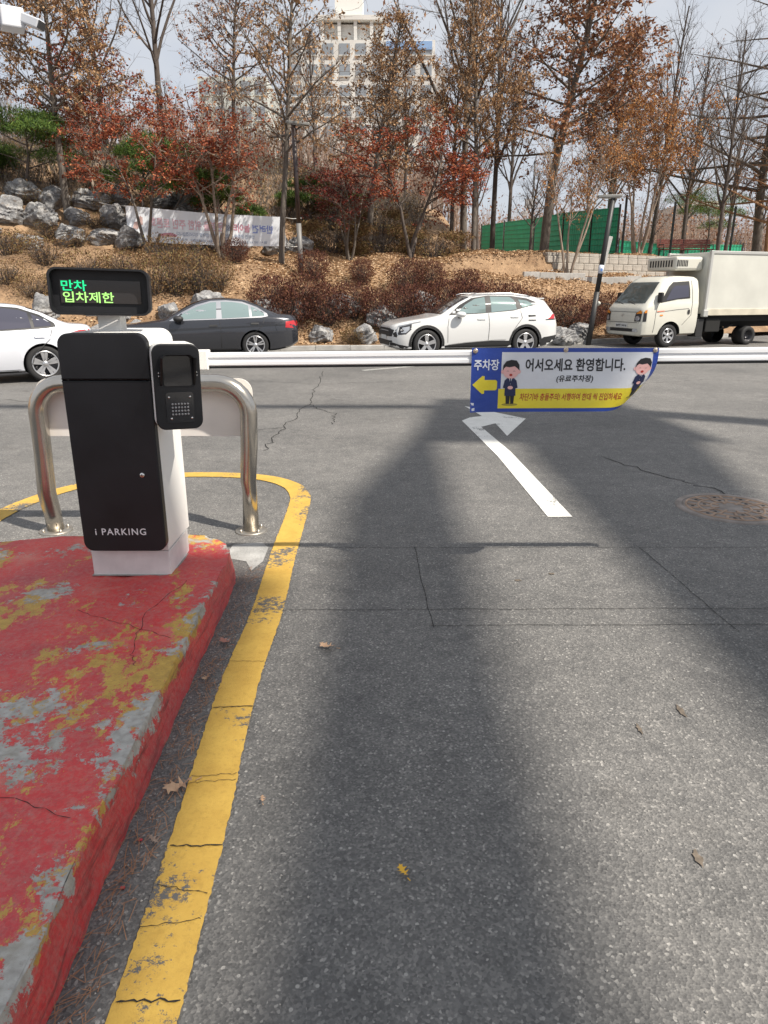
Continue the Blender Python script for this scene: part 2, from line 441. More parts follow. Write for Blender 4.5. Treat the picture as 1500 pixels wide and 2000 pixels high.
# ------------------------------------------------------------------ setting: terrain shape
KERB = [(-60, -8), (-40, 3), (-20, 13.2), (-10, 17.9), (-6.4, 19.3), (-2.4, 20.7), (0, 21.1), (3, 21.8), (5.6, 22.9), (7.3, 23.9), (12, 26.5), (20, 31), (40, 42), (60, 53)]
KERB_Y = pchip(KERB)
_L = pchip([(0, .13), (.45, .15), (1.0, .7), (2.0, 1.45), (4.6, 2.7), (6.0, 2.95), (7.2, 3.9), (9, 5.0), (18, 7.4), (30, 8.8), (60, 9.0)])
_M = pchip([(0, .13), (.45, .15), (1.0, .6), (1.7, 1.25), (6.0, 2.85), (7.5, 3.0), (9, 3.5), (14, 5.1), (20, 6.1), (30, 6.3), (60, 4), (120, 3)])
_R = pchip([(0, .13), (.45, .15), (1.0, .5), (1.7, 1.0), (3.0, 2.1), (3.9, 2.3), (4.15, 3.0), (8, 3.1), (35, 4.3), (60, 4.5), (120, 3)])
def smooth(a, b, x):
    t = min(max((x - a) / (b - a), 0), 1); return t * t * (3 - 2 * t)
def terrain(X, Y):
    d = max(0.0, Y - KERB_Y(X)) * 0.93
    wl_ = 1 - smooth(-8.5, -1.5, X - 0.12 * d); wr_ = smooth(0.8, 3.6, X - 0.10 * d)
    z = _L(d) * wl_ + _R(d) * wr_ + _M(d) * max(0.0, 1 - wl_ - wr_)
    k = smooth(0.5, 2.0, d)
    return z + k * 0.10 * (math.sin(X * 1.7 + Y * .6) * math.sin(Y * 1.3 - X * .4) + .5 * math.sin(X * 4.1) * math.sin(Y * 3.7))

M_ASPHALT = asphalt_material('asphalt', (0.118, 0.117, 0.115), (0.19, 0.186, 0.18))
M_SOIL = soil_material()
M_ROCK = rock_material()
M_CONC = mat('concrete', (0.40, 0.39, 0.37), 0.85, noise=0.25, nscale=3, bump=0.4, bscale=40)
M_CONC_D = mat('gutter_concrete', (0.33, 0.33, 0.32), 0.85, noise=0.3, nscale=5, bump=0.4, bscale=50)
M_DARK = mat('crack_dark', (0.018, 0.017, 0.016), 0.95)
M_WHITE_LINE = worn_line_material('white_road_paint', (0.66, 0.65, 0.61), (0.78, 0.77, 0.73), 1.12)
M_YELLOW = worn_line_material('yellow_road_paint', (0.46, 0.28, 0.05), (0.59, 0.38, 0.075), 1.07)

# far ground to the horizon
MB().add([(-1500, -600, -0.06), (1500, -600, -0.06), (1500, 2400, -0.06), (-1500, 2400, -0.06)], [(0, 1, 2, 3)]).build('ground', M_SOIL, kind='structure')
# road sheet
xs = [-60 + i * 1.0 for i in range(121)]
vs = []; fs = []
for i, x in enumerate(xs):
    vs += [(x, -30, 0), (x, KERB_Y(x) - 0.005, 0)]
    if i: fs.append((2 * i - 2, 2 * i, 2 * i + 1, 2 * i - 1))
road = MB().add(vs, fs).build('road', M_ASPHALT, kind='structure')
# kerb along the far side: separate stones
for i in range(-16, 17):
    x0, x1 = i * 1.0 + .004, i * 1.0 + .996
    if x1 > 13: break
    def kp(x, o): return (x, KERB_Y(x) + o)
    mb = MB(); a, b, c, d = kp(x0, 0), kp(x1, 0), kp(x1, .16), kp(x0, .16)
    mb.prism([a, b, c, d], -0.03, .13 + .004 * math.sin(i * 2.1), bev=0.012)
    if i == -16: kerb = mb.build('kerb', M_CONC, kind='structure')
    else: mb.build('kerb_stone', M_CONC, kerb)
# hillside
xs = np.concatenate([np.arange(-58, -16, 2.0), np.arange(-16, 14, 0.35), np.arange(14, 59, 2.5)])
ds = np.concatenate([np.arange(0.17, 10, 0.28), np.arange(10, 32, 1.0), np.arange(32, 120, 6.0)])
V = np.array([(x, KERB_Y(x) + d, terrain(x, KERB_Y(x) + d)) for x in xs for d in ds])
nx, nd = len(xs), len(ds)
Fq = np.array([(i * nd + j, (i + 1) * nd + j, (i + 1) * nd + j + 1, i * nd + j + 1) for i in range(nx - 1) for j in range(nd - 1)])
hill = obj_from('hillside', np_mesh('hillside', V, Fq, True), M_SOIL, kind='structure')

# ------------------------------------------------------------------ road markings, cuts and cracks
def ribbon(name, pts, w, z, m, parent=None, jit=0.0, taper=False, seed=0, step=0.04, **kw):
    rng = random.Random(seed); P = [Vector((p[0], p[1], 0)) for p in pts]; out = []
    for a, b in zip(P[:-1], P[1:]):
        k = max(1, int((b - a).length / step))
        out += [a.lerp(b, j / k) for j in range(k)]
    out.append(P[-1]); n = len(out); mb = MB(); vs = []
    for i, p in enumerate(out):
        t = (out[min(i + 1, n - 1)] - out[max(i - 1, 0)]).normalized(); s = Vector((-t.y, t.x, 0))
        ww = w / 2 * (1 if not taper else (0.35 + 0.65 * abs(math.sin(i * 1.7 + seed))))
        vs += [p + s * (ww + rng.uniform(-jit, jit)) + Vector((0, 0, z)), p - s * (ww + rng.uniform(-jit, jit)) + Vector((0, 0, z))]
    mb.add(vs, [(2 * i, 2 * i + 1, 2 * i + 3, 2 * i + 2) for i in range(n - 1)])
    return mb.build(name, m, parent, **kw)

def smooth_path(pts, k=6):
    P = [Vector((p[0], p[1], 0)) for p in pts]; out = []
    for i in range(len(P) - 1):
        p0, p1, p2, p3 = P[max(i - 1, 0)], P[i], P[i + 1], P[min(i + 2, len(P) - 1)]
        for j in range(k):
            t = j / k; out.append(0.5 * ((2 * p1) + (p2 - p0) * t + (2 * p0 - 5 * p1 + 4 * p2 - p3) * t * t + (3 * p1 - p0 - 3 * p2 + p3) * t ** 3))
    out.append(P[-1]); return [(p.x, p.y) for p in out]

YL = smooth_path([(-0.545, 0.3), (-0.555, 1.17), (-0.575, 1.8), (-0.60, 2.2), (-0.62, 2.7), (-0.615, 3.35), (-0.645, 4.2), (-0.665, 5.2), (-0.70, 5.55), (-0.82, 5.86), (-1.06, 6.09), (-1.40, 6.20), (-1.85, 6.21), (-2.3, 6.08), (-2.66, 5.80), (-2.86, 5.3), (-2.90, 4.7), (-2.92, 3.5), (-2.95, 1.0)])
yline = ribbon('yellow_line', YL, 0.165, 0.006, M_YELLOW, jit=0.0028, seed=3, step=.014, label='yellow painted line curving round the red kerb island', cat='road marking')
rng = random.Random(11)
def jag(a, b, n, j):
    return [(a[0] + (b[0] - a[0]) * t / n + rng.uniform(-j, j), a[1] + (b[1] - a[1]) * t / n + rng.uniform(-j, j)) for t in range(n + 1)]
for k, y in enumerate([1.22, 1.45, 1.53, 1.72, 1.98, 2.05, 2.42, 2.80, 3.36]):
    xc = float(np.interp(y, [1.17, 1.8, 2.7, 3.35, 4.2], [-.555, -.575, -.62, -.615, -.645]))
    ribbon('crack', jag((xc - .078, y + rng.uniform(-.035, .035)), (xc + .080, y + rng.uniform(-.03, .03)), 11, .005), 0.0055 if k % 3 == 0 else .0025, 0.0095, M_DARK, yline, taper=True, seed=k, step=.02)

# turning arrow
A = [(1.225, 4.956), (1.409, 4.956), (1.300, 8.42), (1.548, 8.62), (1.438, 8.037), (1.889, 9.217), (1.216, 10.22), (1.365, 9.337), (1.02, 9.062)]
A = [(1.225, 4.956), (1.409, 4.956), (1.335, 7.2), (1.215, 8.62), (1.43, 8.86), (1.44, 8.037), (1.889, 9.217), (1.19, 10.30), (1.33, 9.42), (1.15, 9.30), (1.02, 9.062), (1.165, 7.0)]
P2, F2 = cdt(A, 0.25)
MB().add([(x, y, .004) for x, y in P2], F2).build('painted_arrow', M_WHITE_LINE, label='white turn arrow painted on the asphalt below the hanging banner', cat='road marking')
# faded dash on the far lane
MB().add([(-.42, 15.2, .004), (1.5, 16.7, .004), (1.42, 16.82, .004), (-.5, 15.32, .004)], [(0, 1, 2, 3)]).build('lane_dash', mat('faded_line', (.36, .36, .34), .8, noise=.3, nscale=12), label='faded white dash on the far lane behind the barrier arm', cat='road marking')

# saw cuts and cracks in the asphalt
for k, (a, b) in enumerate([((-.50, 4.30), (3.6, 4.30)), ((-.54, 3.354), (3.2, 3.385)), ((.219, 3.176), (3.0, 3.19)), ((.20, 4.30), (.244, 3.159)), ((1.684, 4.298), (1.75, 3.10))]):
    ribbon('saw_cut', jag(a, b, max(6, int(math.dist(a, b) * 9)), .006), 0.0045, 0.004, M_DARK, road, taper=True, seed=40 + k)
for k, pts in enumerate([[(-1.32, 15.1), (-1.2, 12.6), (-1.15, 10.47), (-1.22, 9.0), (-1.27, 8.1), (-1.28, 7.26)], [(-1.15, 10.47), (-.7, 9.6), (-.65, 8.8)], [(-3.6, 9.0), (-2.9, 8.2), (-2.2, 8.0), (-1.24, 8.6)],
                         [(2.2, 6.9), (2.65, 6.0), (2.9, 5.55)], [(3.2, 13.5), (4.6, 12.9), (6.2, 13.6), (7.5, 13.2)], [(4.0, 11.5), (4.6, 12.9)], [(-6, 11), (-4.7, 10.3), (-3.6, 9.0)], [(-2.6, 13.5), (-1.28, 12.9), (.4, 13.3)]]):
    pp = []
    for a, b in zip(pts[:-1], pts[1:]): pp += jag(a, b, 9, .045)[:-1]
    ribbon('crack', pp + [pts[-1]], 0.015, 0.004, M_DARK, road, taper=True, seed=60 + k, step=.08)

# ------------------------------------------------------------------ added shade deck out of view, panels shaped to cast the lane's shadow bands
CH = 15.0; CDX, CDY = CH / math.tan(SUN_ELEV) * -math.sin(SUN_AZ), -CH / math.tan(SUN_ELEV) * math.cos(SUN_AZ)
cp = empty('shade_deck', (CDX, CDY, 0), label='added out-of-view shade deck with slots shaped to cast shadow bands on the lane', cat='deck')
M_SHADE = mat('shade_sheet', (.42, .43, .44), .6)
for poly in ([(-7.0, -5.5), (-.64, -5.5), (-.64, 3.85), (-7.0, 3.85)], [(-.40, -5.5), (.46, -5.5), (.52, 7.7), (.32, 7.7), (-.24, 5.4)],
             [(1.44, -5.5), (3.1, -5.5), (2.75, 4.3), (3.5, 7.7), (1.60, 7.7)], [(.35, 7.72), (3.8, 7.72), (3.5, 11.0), (.9, 11.0)]):
    MB().prism(poly, CH - .12, CH + .12).build('shade_panel', M_SHADE, cp)
for y in (-5.0, 10.4):
    MB().box(-7.0, 2.7, y - .08, y + .08, CH - .6, CH - .125, bev=.01).build('shade_deck_beam', M_SHADE, cp)
for x, y in ((2.4, -5.0), (2.4, 10.4)):
    MB().tube([(x, y, -.02), (x, y, CH - .61)], .3, 16).build('post', M_SHADE, cp)
# ------------------------------------------------------------------ red kerb island
IZ = 0.17
OUT = smooth_path([(-.80, .1), (-.797, 1.08), (-.822, 1.58), (-.832, 1.98), (-.853, 2.5), (-.866, 3.07), (-.884, 3.66), (-.935, 3.88), (-1.05, 4.02), (-1.21, 4.088), (-1.74, 4.07), (-2.31, 3.95), (-2.6, 3.7), (-2.72, 3.2), (-2.75, .1)], 5)
P2, F2 = cdt(OUT, 0.06)
def rough(x, y): return .004 * (math.sin(x * 9 + y * 5) + math.sin(y * 13 - x * 7) + math.sin(x * 31) * math.sin(y * 27))
top = [(x, y, IZ + rough(x, y)) for x, y in P2]
mb = MB(); mb.add(top, F2, True)
vs, fs = [], []; n = len(OUT); cx, cy = -1.8, 2.2
lv = [(0.0, IZ), (.003, IZ - .004), (.006, IZ - .03), (.012, .10), (.022, .05), (.03, -.02)]
for i, (x, y) in enumerate(OUT):
    p, q = Vector(OUT[max(i - 1, 0)]), Vector(OUT[min(i + 1, n - 1)]); t = (q - p).normalized(); nr = Vector((t.y, -t.x))
    for k, (o, z) in enumerate(lv):
        j = .006 * math.sin(i * 1.9 + k * 2.3) * (1 if 0 < k else 0)
        vs.append((x + nr.x * (o + j), y + nr.y * (o + j), z + (rough(x, y) if k == 0 else 0)))
L_ = len(lv)
for i in range(n - 1):
    for k in range(L_ - 1): fs.append((i * L_ + k, i * L_ + k + 1, (i + 1) * L_ + k + 1, (i + 1) * L_ + k))
mb.add(vs, fs, True)
me_i = mb.mesh('kerb_island'); me_i.set_sharp_from_angle(angle=R(32)); island = obj_from('kerb_island', me_i, red_paint_material(), label='raised concrete traffic island with peeling red and yellow paint', cat='traffic island')
for k_, pts_ in enumerate([[(-1.02, 3.35), (-1.12, 2.95), (-1.05, 2.6), (-.99, 2.45)], [(-1.45, 3.0), (-1.2, 2.85), (-.88, 2.72)], [(-1.9, 2.2), (-1.5, 2.05), (-1.2, 1.75), (-.84, 1.62)], [(-1.3, 1.5), (-1.05, 1.2), (-.9, 1.0)]]):
    pp_ = []
    for a_, b_ in zip(pts_[:-1], pts_[1:]): pp_ += [(a_[0] + (b_[0] - a_[0]) * t / 8 + random.uniform(-.012, .012), a_[1] + (b_[1] - a_[1]) * t / 8 + random.uniform(-.012, .012)) for t in range(8)]
    ck = ribbon('crack', pp_, .0028, 0, M_DARK, island, taper=True, seed=80 + k_, step=.02)
    for v_ in ck.data.vertices: v_.co.z = IZ + rough(v_.co.x, v_.co.y) + .0025
# mortar patch behind the island nose
P2, F2 = cdt([(-.86, 4.05), (-.80, 3.9), (-.755, 4.05), (-.76, 4.3), (-.82, 4.40), (-1.0, 4.35), (-1.02, 4.12)], .1)
MB().add([(x, y, .003) for x, y in P2], F2).build('mortar_patch', M_CONC_D, road)

# ------------------------------------------------------------------ parking terminal
M_BLACK = mat('black_powder_coat', (0.013, 0.0135, 0.016), 0.42, noise=.35, nscale=4, bump=.06, bscale=300, spec=.4)
M_WHITE_P = mat('white_powder_coat', (0.80, 0.795, 0.77), 0.45, noise=.05, nscale=3)
M_GREY_P = mat('pale_grey_sheet', (0.72, 0.71, 0.69), 0.5, noise=.14, nscale=7)
M_LENS = mat('dark_lens', (0.05, 0.05, 0.052), 0.06, metal=.35, spec=.8)
M_STEEL = mat('stainless_steel', (0.56, 0.52, 0.46), 0.22, metal=1.0, noise=.12, nscale=5)
M_CHROME = mat('chrome', (0.7, 0.68, 0.66), 0.18, metal=1.0)
term = empty('parking_terminal', (-1.335, 3.43, IZ - .003), label='black and white parking entry terminal with lit display on red island', cat='parking terminal')
# local frame: x right, y away, z up; front panel face at y = -0.05
MB().box(-.205, .205, 0, .36, 0, .14, bev=.004).build('base', M_GREY_P, term)
MB().box(-.213, .213, -.008, .368, 0, .006, bev=.002).build('sealant', mat('grey_sealant', (.30, .29, .27), .8, noise=.3, nscale=20), term)
MB().prism(rrect(-.205, .205, .142, 1.255, (.004, .004, .06, .06)), 0, .40, Matrix(((1, 0, 0, 0), (0, 0, 1, 0), (0, 1, 0, 0), (0, 0, 0, 1))), bev=.004).build('body', M_WHITE_P, term)
XZ = Matrix(((1, 0, 0, 0), (0, 0, -1, 0), (0, 1, 0, 0), (0, 0, 0, 1)))      # (x, y) outline -> x, z ; extrude towards the viewer
def fr(poly, y0, y1, bev=0.0, dx=0, dz=0):
    return MB().prism(poly, y0, y1, Matrix.Translation((dx, 0, dz)) @ XZ, bev)
fr(rrect(-.212, .212, 1.035, 1.252, (.003, .003, .055, .055)), .004, .055, .006).build('upper_panel', M_BLACK, term)
door = fr(rrect(-.212, .212, .158, 1.030, (.05, .05, .003, .003)), .004, .055, .006).build('door', M_BLACK, term)
MB().lathe([(0, -.064), (.010, -.064), (.013, -.061), (.013, -.054)], 16, 'Y', (.128, 0, .565)).build('lock', M_CHROME, door)
MB().box(.1265, .1295, -.066, -.0635, .559, .571).build('keyhole', M_DARK, door)
Pt, Ft = fit_text('i PARKING', -.145, .115, .247, .283, bold=.012, spacing=1.18)
flat_obj('lettering', Pt, Ft, lambda x, y: (x, -.0565, y), mat('white_print', (.75, .75, .76), .5), door)
# display head on its neck
MB().box(-.05, .06, .06, .14, 1.25, 1.34, bev=.004).build('neck', M_WHITE_P, term)
MB().box(-.10, -.055, .05, .13, 1.325, 1.336).build('bracket', M_WHITE_P, term)
MB().box(.065, .115, .05, .13, 1.325, 1.336).build('bracket', M_WHITE_P, term)
DT = Matrix.Translation((-.005, .03, 1.437)) @ Matrix.Rotation(R(15), 4, 'Z') @ Matrix.Rotation(R(1.5), 4, 'Y')
disp = MB().prism(rrect(-.222, .222, -.105, .105, .04), -.12, -.002, DT @ XZ, bev=.006).build('display_head', M_BLACK, term)
# hood rim round the recessed screen
mb = MB()
o_ = rrect(-.222, .222, -.105, .105, .04); i_ = rrect(-.212, .212, -.096, .096, .034)
vs = []; k = len(o_)
for (p, y) in ((o_, 0), (o_, -.06), (i_, -.06), (i_, -.003)):
    vs += [DT @ Vector((x, y, z)) for x, z in p]
mb.add(vs, [(a * k + j, a * k + (j + 1) % k, (a + 1) * k + (j + 1) % k, (a + 1) * k + j) for a in range(3) for j in range(k)]).build('rim', M_BLACK, disp)
scr = MB().add([DT @ Vector(p) for p in ((-.178, -.006, -.052), (.178, -.006, -.052), (.178, -.006, .052), (-.178, -.006, .052))], [(0, 1, 2, 3)]).build('screen', mat('led_screen', (.022, .022, .024), .12, spec=.6), disp)
def led(x, y): return tuple(DT @ Vector((x, -.0085, y)))
M_LED_G = mat('led_green', (.0, .1, .04), .5, emit=(.02, .9, .32), estr=1.0)
M_LED_Y = mat('led_yellow_green', (.1, .2, .04), .5, emit=(.42, .92, .22), estr=1.0)
Pt, Ft = fit_text('만차', -.172, -.062, .002, .050, bold=.012); flat_obj('lettering', Pt, Ft, led, M_LED_G, scr)
Pt, Ft = fit_text('입차제한', -.168, .056, -.050, -.001, bold=.010); flat_obj('lettering', Pt, Ft, led, M_LED_Y, scr)

# plate-reading camera head on the right side of the body
LT = Matrix.Translation((.327, -.035, 1.0)) @ Matrix.Rotation(R(24), 4, 'Z') @ Matrix.Rotation(R(1.0), 4, 'Y')
def lp(poly, y0, y1, bev=0.0): return MB().prism(poly, y0, y1, LT @ XZ, bev)
head = lp(rrect(-.105, .118, -.200, .205, .045), -.16, .0, .006).build('camera_head', M_WHITE_P, term)
lp(rrect(-.102, .116, -.203, .203, .042), .003, .035, .005).build('face_plate', M_BLACK, head)
lp(rrect(-.058, .072, .008, .148, .012), .036, .040).build('camera_window', M_LENS, head)
lp(rrect(-.055, .075, -.168, -.022, .014), .036, .040).build('lamp_window', M_LENS, head)
mb = MB()   # sloping hood over the camera window
ho, hi = .075, .066
sec = [(-ho, .010), (-ho, .135), (-.055, .155), (.062, .155), (.088, .135), (.088, .010)]
sin_ = [(-hi, .010), (-hi, .131), (-.050, .147), (.057, .147), (.079, .131), (.079, .010)]
vs = []
for q, (y, dz) in enumerate(((-.036, 0), (-.125, .012))):
    for s_ in (sec, sin_): vs += [LT @ Vector((x, y + (.075 if (q == 1 and z < .05) else 0), z + dz)) for x, z in s_]
m6 = 6; F6 = []
for j in range(5):
    F6 += [(j, j + 1, 12 + j + 1, 12 + j), (6 + j, 18 + j, 18 + j + 1, 6 + j + 1), (12 + j, 12 + j + 1, 18 + j + 1, 18 + j)]
F6 += [(0, 12, 18, 6), (5, 11, 23, 17)]
mb.add(vs, F6).build('hood', M_BLACK, head)
mb = MB()
for sx, z0 in ((-.066, .070), (-.066, .055), (.083, .070), (.083, .055)):
    mb.lathe([(0, -.004), (.0035, -.004), (.0035, 0)], 8, 'Y', tuple(LT @ Vector((sx * 1.18, -.036, z0))))
mb.build('screw', M_CHROME, head)
mb = MB()
for i in range(6):
    for j in range(4):
        c = LT @ Vector((-.026 + i * .0145, -.0405, -.128 + j * .0165)); mb.lathe([(0, -.004), (.0035, -.004), (.0055, 0)], 8, 'Y', tuple(c))
mb.build('led_array', mat('led_bead', (.30, .30, .31), .3), head)
mb = MB()
for x, z in ((-.040, -.045), (.058, -.045), (-.034, -.148), (.062, -.148)): mb.lathe([(0, -.004), (.004, -.004), (.006, 0)], 8, 'Y', tuple(LT @ Vector((x, -.0405, z))))
mb.build('screw', M_CHROME, head)

# ------------------------------------------------------------------ barrier arm with hanging banner
AY, AZ = 3.86, 1.25
arm_t = empty('barrier_arm', (-.98, AY, AZ), label='long white aluminium barrier arm stretched across the lane', cat='barrier arm')
arm_t.rotation_euler = (0, R(-.55), 0)
M_ARM = mat('white_aluminium', (.84, .85, .87), .38, noise=.04, nscale=2)
sec = [(-.018, -.030), (-.026, -.024), (-.026, -.008), (-.022, -.004), (-.022, .012), (-.027, .016), (-.027, .034), (-.016, .040), (.016, .040), (.027, .034), (.027, -.024), (.018, -.030)]
vs = [(x, y, z) for x in (0, 3.22) for y, z in sec]; k = len(sec)
MB().add(vs, [(j, (j + 1) % k, k + (j + 1) % k, k + j) for j in range(k)] + [tuple(range(k)), tuple(range(2 * k - 1, k - 1, -1))]).build('beam', M_ARM, arm_t)
MB().box(.02, 3.2, -.017, .017, -.042, -.0305).build('rubber_edge', mat('black_rubber', (.015, .015, .016), .7), arm_t)
MB().box(3.22, 3.24, -.029, .029, -.044, .042, bev=.004).build('end_cap', mat('black_rubber'), arm_t)
MB().box(-.16, .03, -.035, .045, -.05, .055, bev=.006).build('clamp', M_WHITE_P, arm_t)

BX0, BW, BH, BY = .472, 1.005, .345, AY - .032
ban = empty('hanging_banner', (BX0, BY, 1.318), label='blue, white and yellow Korean welcome banner hung on the barrier arm', cat='banner')
fl0 = Vector((.955, .07)); fl1 = Vector((.70, .345)); fd = (fl1 - fl0).normalized(); fn = Vector((fd.y, -fd.x))
if fn.x < 0: fn = -fn
def bpos(a, b, lift=0.0):
    """banner coordinates (a across, b down, metres) -> local point; the lower right corner curls back"""
    e = (Vector((a, b)) - fl0).dot(fn); y = 0.012 * math.sin(a * 5.0 + 1.0) * (b / BH) - .02 * (b / BH); x, z = a, b
    Rr = .10
    nrm = Vector((0, -1))
    if e > 0:
        th = min(e / Rr, 2.4); e2 = Rr * math.sin(th); x = a - fn.x * (e - e2); z = b - fn.y * (e - e2); y += Rr * (1 - math.cos(th)); 
        y -= lift * math.cos(th); x += fn.x * lift * math.sin(th); z += fn.y * lift * math.sin(th)
    else: y -= lift
    e3 = (b - .30) - a * .35 * 3
    if e3 > 0 and a < .12: y -= .25 * e3
    z = z * (1 - .035 * (a / BW))
    return (x, y, -z)
def bshape(name, poly, layer, m, step=.03, parent=None):
    P, F = cdt(poly, step); return flat_obj(name, P, F, lambda x, y: bpos(x, y, .0008 * layer), m, parent or ban)
def ell(cx, cy, rx, ry, n=20, a0=0, a1=360): return [(cx + rx * math.cos(R(a0 + (a1 - a0) * k / n)), cy + ry * math.sin(R(a0 + (a1 - a0) * k / n))) for k in range(n)]
M_VB = mat('vinyl_blue', (.022, .062, .34), .35, noise=.12, nscale=5, bump=.5, bscale=7); M_VW = mat('vinyl_white', (.70, .72, .76), .35, noise=.05, nscale=6, bump=.5, bscale=7); M_VY = mat('vinyl_yellow', (.78, .65, .04), .35, noise=.08, nscale=6, bump=.5, bscale=7)
M_VN = mat('vinyl_navy', (.012, .02, .075), .35); M_VK = mat('vinyl_black', (.012, .012, .016), .35); M_VP = mat('vinyl_pink', (.80, .46, .44), .35); M_VR = mat('vinyl_red', (.42, .03, .02), .35); M_VS = mat('vinyl_olive', (.36, .30, .04), .35)
sheet = bshape('sheet', [(0, 0), (BW, 0), (BW, BH), (0, BH)], 0, M_VB, .025)
P, F = cdt([(0, 0), (BW, 0), (BW, BH), (0, BH)], .03)
flat_obj('back_sheet', P, [tuple(reversed(f)) for f in F], lambda x, y: bpos(x, y, -.0012), M_VW, ban)
WX0, WX1 = .163, .975
bshape('white_field', [(WX0, .022), (WX1, .022), (WX1, .325), (WX0, .325)], 1, M_VW, .025)
bshape('yellow_field', [(WX0 - .012, .218), (WX1, .218), (WX1, .325), (WX0 - .012, .325)], 2, M_VY, .025)
bshape('arrow_print', [(.008, .196), (.062, .148), (.074, .150), (.074, .170), (.135, .170), (.143, .178), (.143, .218), (.135, .226), (.074, .226), (.074, .243), (.062, .246)], 2, M_VY)
def btext(body, x0, x1, y0, y1, m, **kw):
    P, F = fit_text(body, x0, x1, -y1, -y0, **kw); return flat_obj('lettering', [(p[0], -p[1]) for p in P], F, lambda x, y: bpos(x, y, .0024), m, ban)
btext('주차장', .014, .150, .060, .118, mat('vinyl_pale', (.72, .76, .86), .35), bold=.022)
btext('어서오세요 환영합니다.', .292, .830, .055, .125, M_VK, bold=.024)
btext('(유료주차장)', .462, .660, .145, .187, M_VK, bold=.024, shear=.12)
btext('차단기바 충돌주의! 서행하여 한대 씩 진입하세요', .268, .822, .243, .283, M_VR, bold=.016, shear=.2)
def suited_man(cx, top, s, lean):
    """clip-art greeter in a dark suit: hair, face, suit, shirt, tie, hands, legs"""
    def q(p): return [(cx + (x + lean * (y - .2)) * s, top + y * s) for x, y in p]
    L0 = 3.0
    bshape('print_shade', q(ell(0, .262, .046, .008)), L0, M_VS, .01)
    bshape('print_legs', q([(-.026, .19), (.026, .19), (.022, .258), (.004, .258), (.001, .205), (-.002, .258), (-.022, .258)]), L0 + .5, M_VK, .02)
    bshape('print_suit', q([(-.018, .110), (.018, .110), (.034, .125), (.042, .165), (.030, .170), (.032, .212), (-.032, .212), (-.030, .170), (-.042, .165), (-.034, .125)]), L0 + 1, M_VN, .02)
    bshape('print_shirt', q([(-.009, .108), (.009, .108), (0, .148)]), L0 + 1.5, M_VW, .02)
    bshape('print_tie', q([(-.003, .112), (.003, .112), (.004, .135), (0, .144), (-.004, .135)]), L0 + 2, M_VN, .02)
    bshape('print_hands', q(ell(0, .165, .015, .010)), L0 + 2, M_VP, .02)
    bshape('print_ears', q(ell(-.047, .075, .009, .011)), L0 + 1, M_VP, .02); bshape('print_ears', q(ell(.047, .075, .009, .011)), L0 + 1, M_VP, .02)
    bshape('print_face', q(ell(0, .072, .045, .042)), L0 + 1.6, M_VP, .02)
    bshape('print_hair', q([(-.047, .070), (-.045, .040), (-.028, .016), (0, .008), (.030, .012), (.046, .036), (.048, .068), (.036, .056), (.020, .044), (-.010, .050), (-.030, .046), (-.040, .056)]), L0 + 2.2, M_VK, .02)
    for ex in (-.018, .018): bshape('print_eye', q([(ex - .009, .073), (ex, .069), (ex + .009, .073), (ex, .0715)]), L0 + 2.6, M_VK, .02)
    bshape('print_mouth', q(ell(0, .093, .009, .0075, 12)), L0 + 2.6, M_VR, .02)
suited_man(.215, .055, .95, 0.0)
suited_man(.905, .045, .88, -.18)
for k, (a, b) in enumerate(((.020, .016), (.505, .010), (.985, .012))):
    mb = MB(); c = bpos(a, b, .001); mb.lathe([(.004, -.004), (.007, -.006), (.0125, -.004), (.0135, .0)], 16, 'Y', c)
    mb.lathe([(0, -.008), (.0045, -.008), (.005, 0)], 10, 'Y', c); mb.build('grommet', mat('brass_grommet', (.62, .52, .42), .35, metal=.8), ban)

# ------------------------------------------------------------------ stainless guard rail behind the terminal
gr = empty('guard_rail', (-1.62, 4.64, 0), label='dented stainless steel hoop guard rail with white board', cat='guard rail')
def arc(cx, cz, r, a0, a1, n=7): return [(cx + r * math.cos(R(a0 + (a1 - a0) * k / n)), 0, cz + r * math.sin(R(a0 + (a1 - a0) * k / n))) for k in range(n + 1)]
path = [(-.69, 0, .01), (-.695, 0, .12), (-.715, .0, .28), (-.70, 0, .55), (-.695, 0, .75)] + arc(-.495, .83, .20, 180, 90) + arc(.515, .83, .20, 90, 0) + [(.705, 0, .6), (.685, 0, .36), (.69, 0, .3), (.685, 0, .01)]
rads = [.056, .057, .060, .058, .058] + [.058] * 16 + [.058, .053, .050, .057][:0] + [.058, .054, .049, .057]
MB().tube(path, rads, 20).build('hoop', M_STEEL, gr)
for x in (-.69, .685):
    MB().lathe([(0, .012), (.105, .012), (.11, .008), (.11, 0)], 28, 'Z', (x, 0, 0)).build('foot_plate', mat('dull_steel', (.42, .39, .34), .45, metal=.9), gr)
    for a in (45, 135, 225, 315): MB().lathe([(0, .03), (.009, .03), (.011, .012)], 8, 'Z', (x + .085 * math.cos(R(a)), .085 * math.sin(R(a)), 0)).build('bolt', mat('dull_steel'), gr)
MB().prism(rrect(-.72, .735, .665, 1.055, (.01, .01, .09, .09)), 0, .012, Matrix.Translation((0, .075, 0)) @ XZ).build('board', mat('dirty_white_board', (.74, .71, .67), .55, noise=.12, nscale=3), gr)

